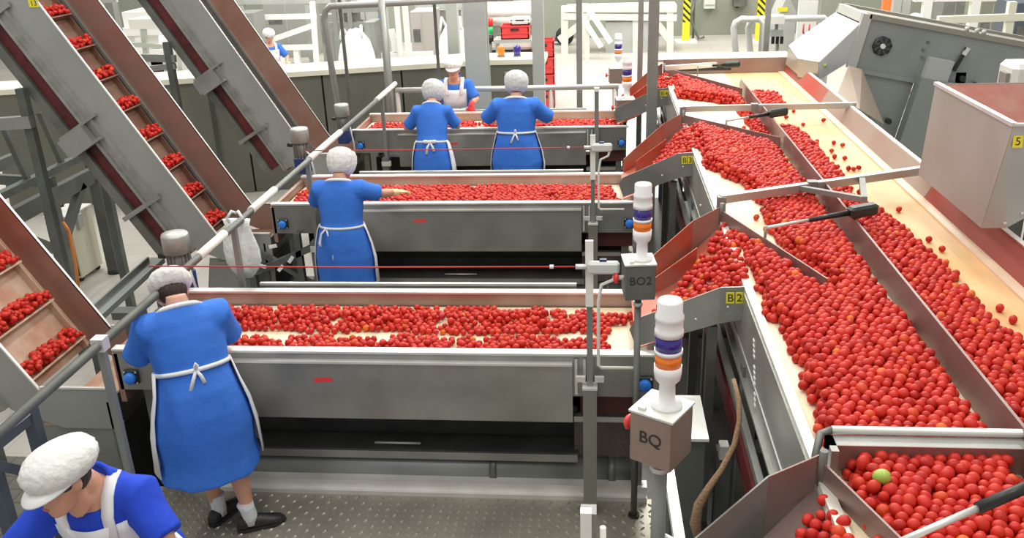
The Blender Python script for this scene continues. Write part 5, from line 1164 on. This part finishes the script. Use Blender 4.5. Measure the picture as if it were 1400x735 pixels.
mb().lathe([(r_, 0), (r_, zc-FZ-.15), (r_*.8, zc-FZ-.05), (r_*.3, zc-FZ), (r_*.3, zc-FZ+.06)], (p.x, 17, FZ), 18).build('cylinder_body', mat('cylinder blue', (.06, .25, .70), .4), t); mb().lathe([(r_*1.15, zc-FZ-.32), (r_*1.15, zc-FZ-.22)], (p.x, 17, FZ), 18).build('neck_band', mat('band pale blue', (.2, .6, .85), .4), t); mb().box(p.x-.04, p.x+.04, 16.97, 17.03, zc+.05, zc+.10).build('valve', steel_m, t)
frame_thing('white_post_frame', 'pair of white posts with a foot rail behind the guard frame', 'frame', 16.5, [((541, -10), (548, 72), 1), ((552, -10), (559, 70), 1), ((500, 76), (592, 74)), ((535, 40), (542, 70))], white_p, .09)
frame_thing('white_rail_frame', 'white rail frame in front of the far worker in blue', 'frame', 23.6, [((427, 2), (433, 88), 1), ((340, 24), (432, 22)), ((340, 66), (432, 64)), ((355, 60), (430, 34)), ((385, 66), (387, 84), 1), ((405, 66), (407, 84), 1)], white_p, .12)
frame_thing('overhead_pipe_rack', 'row of grey pipes at the top edge behind the far worker in blue', 'rack', 24.0, [((320, 3), (640, -2)), ((330, -5), (336, 60), 1), ((420, -5), (424, 60), 1), ((585, -5), (588, 60), 1)], greyl, .12)
frame_thing('pipe_rack', 'pale steel frame seen between the large and the furthest elevators', 'frame', 12.6, [((172, 60), (262, 66)), ((180, 118), (285, 122)), ((226, 60), (236, 180), 1), ((244, 60), (254, 180), 1), ((196, 40), (206, 170), 1)], pale_steel, .06, [(176, 215, 26, 40, white_p, .4, 'white_cover'), (205, 245, 106, 116, steel_m, .4, 'motor_block'), (288, 335, 195, 245, mat('beige panel', (.42, .41, .33), .5), .1, 'beige_panel', 1)])
frame_thing('hoop_guard', 'grey pipe hoops in the gap beside the large elevator', 'guard rail', 12.0, [((126, -10), (136, 60), 1), ((138, 2), (150, 60), 1), ((126, 2), (160, 0))], pale_steel, .05)
frame_thing('white_machine_bed', 'white machine tables in the far upper left gap', 'machine', 17.0, [((115, 45), (225, 42)), ((115, 75), (225, 72)), ((190, 42), (194, 100), 1)], white_p, .14, [(168, 212, 16, 38, white_p, .8, 'white_cover', 1), (110, 150, 60, 84, greyl, .6, 'machine_body', 1), (205, 262, 66, 92, offwhite, .8, 'machine_body', 1)])
gm = mat('mid grey machine', (.30, .31, .29), .5, .3)
cab(436, 452, 20, 20, .8, 'mid grey machine left of the pipe guard frame', gm); cab(498, 512, 30, 16.2, .5, 'small grey machine left of the blue cylinder', steel_m)
cab(322, 346, 18, 22.5, .8, 'grey machine at the far upper left behind the furthest elevator', gm); cab(596, 612, 4, 20, .6, 'grey machine above the right white bulk bag', gm)
cab(700, 726, 2, 22, .8, 'grey machine behind the rollers at the back', gm)
frame_thing('pipe_stand', 'grey pipe stand with valves behind the left white bulk bag', 'pipes', 18.5, [((455, -5), (462, 60), 1), ((476, -5), (482, 60), 1), ((450, 14), (520, 12)), ((450, 34), (500, 33))], gm, .09, [(470, 488, 18, 30, steel_d, .3, 'valve_block')])
frame_thing('pipe_stand', 'pale pipe stand beside the pinkish grey cabinet at the back', 'pipes', 19.5, [((524, -5), (530, 60), 1), ((568, 8), (640, 6)), ((634, -5), (636, 60), 1)], pale_steel, .12, [(596, 630, 14, 24, gm, .3, 'motor_block')])
# top right corner
frame_thing('overhead_pipe', 'long cream pipe above the big grey housing at top right', 'pipe', 12.0, [((1282, 27), (1405, 23)), ((1384, 2), (1379, 50), 1), ((1290, 27), (1288, 45), 1)], cream_p, .085)
frame_thing('white_back_posts', 'white posts at the top right behind the cream pipe', 'frame', 17.0, [((1270, -15), (1267, 20), 1), ((1336, -15), (1331, 22), 1), ((1250, -4), (1400, -6)), ((1390, -20), (1386, 30), 1)], white_p, .14)
frame_thing('orange_pipe', 'orange upright pipe behind the top of the grey housing', 'pipe', 18.0, [((1214, -15), (1213, 12), 1)], mat('orange paint', (.85, .20, .05), .4), .14)
cab(1290, 1326, 2, 21, .8, 'dark grey machine behind the white posts at top right', steel_m); cab(1342, 1378, 2, 19, .8, 'olive grey machine behind the cream pipe at top right', mat('olive grey', (.22, .23, .18), .5)); cab(1392, 1430, 4, 15, .8, 'dark blue panel cabinet at the top right corner', bluegrey)
# far people
def far_worker(px, ytop, Yw, label, cl, cap, armcol=None, ap=True):
    c = aty(px, ytop, Yw); H_ = c.z-FZ; return person((c.x, Yw, FZ), PI+.6 if cl == cloth_b else PI-.2, label, lean=.08, hp=.25, w=1.0, cloth=cl, net=cap, vneck=True,
       armR=((.31, .10, 1.08), (.24, .32, 1.02), fw), armL=((-.31, .10, 1.08), (-.24, .32, 1.02), fw), hem=.42)
Yw = atz(357, 41, FZ+1.62).y
far_worker(365, 41, Yw, 'far worker in blue with a white cap, behind the furthest elevator', cloth_b, net_w)
Yw = 17.5; c = aty(1254, 0, Yw)
person((c.x, Yw, FZ if c.z < 1.5 else c.z-1.62), PI-.2, 'far person in white coat and cap above the big grey housing', lean=.03, hp=.1, cloth=cloth_w, net=net_w, vneck=True, armR=((.29, .06, 1.06), (.22, .28, 1.0), fw), armL=((-.29, .06, 1.06), (-.22, .28, 1.0), fw))

# ------------------------------------------------------------------ light
W = bpy.data.worlds.new('world'); bpy.context.scene.world = W; W.use_nodes = True
bgn = W.node_tree.nodes['Background']; bgn.inputs[0].default_value = (1, .985, .95, 1); bgn.inputs[1].default_value = .55
def area(x, y, z, sx, sy, e, col=(1, .97, .92)):
    l = bpy.data.lights.new('unseen_overhead_light', 'AREA'); l.shape = 'RECTANGLE'; l.size = sx; l.size_y = sy; l.energy = e; l.color = col
    o = bpy.data.objects.new('unseen_overhead_light', l); C.objects.link(o); o.location = (x, y, z)
for y in (1.5, 5.0, 8.5): 
    for x in (-4.2, -1.0, 2.2): area(x, y, 6.8, .5, 2.6, 70)
for y in (13.5, 17.5, 21.5, 25.0):
    for x in (-9, -4, 1, 6): area(x, y, 7.2, 1.5, 3, 230)  # stronger unseen lights added to overexpose the back of the hall
area(1.2, 10.4, 5.6, 1.2, 1.2, 170)  # unseen light added above the transfer chute to brighten its white top
sc = bpy.context.scene
sc.view_settings.view_transform = 'Standard'; sc.view_settings.look = 'None'; sc.view_settings.exposure = 0; sc.view_settings.gamma = 1; sc.view_settings.use_curve_mapping = False
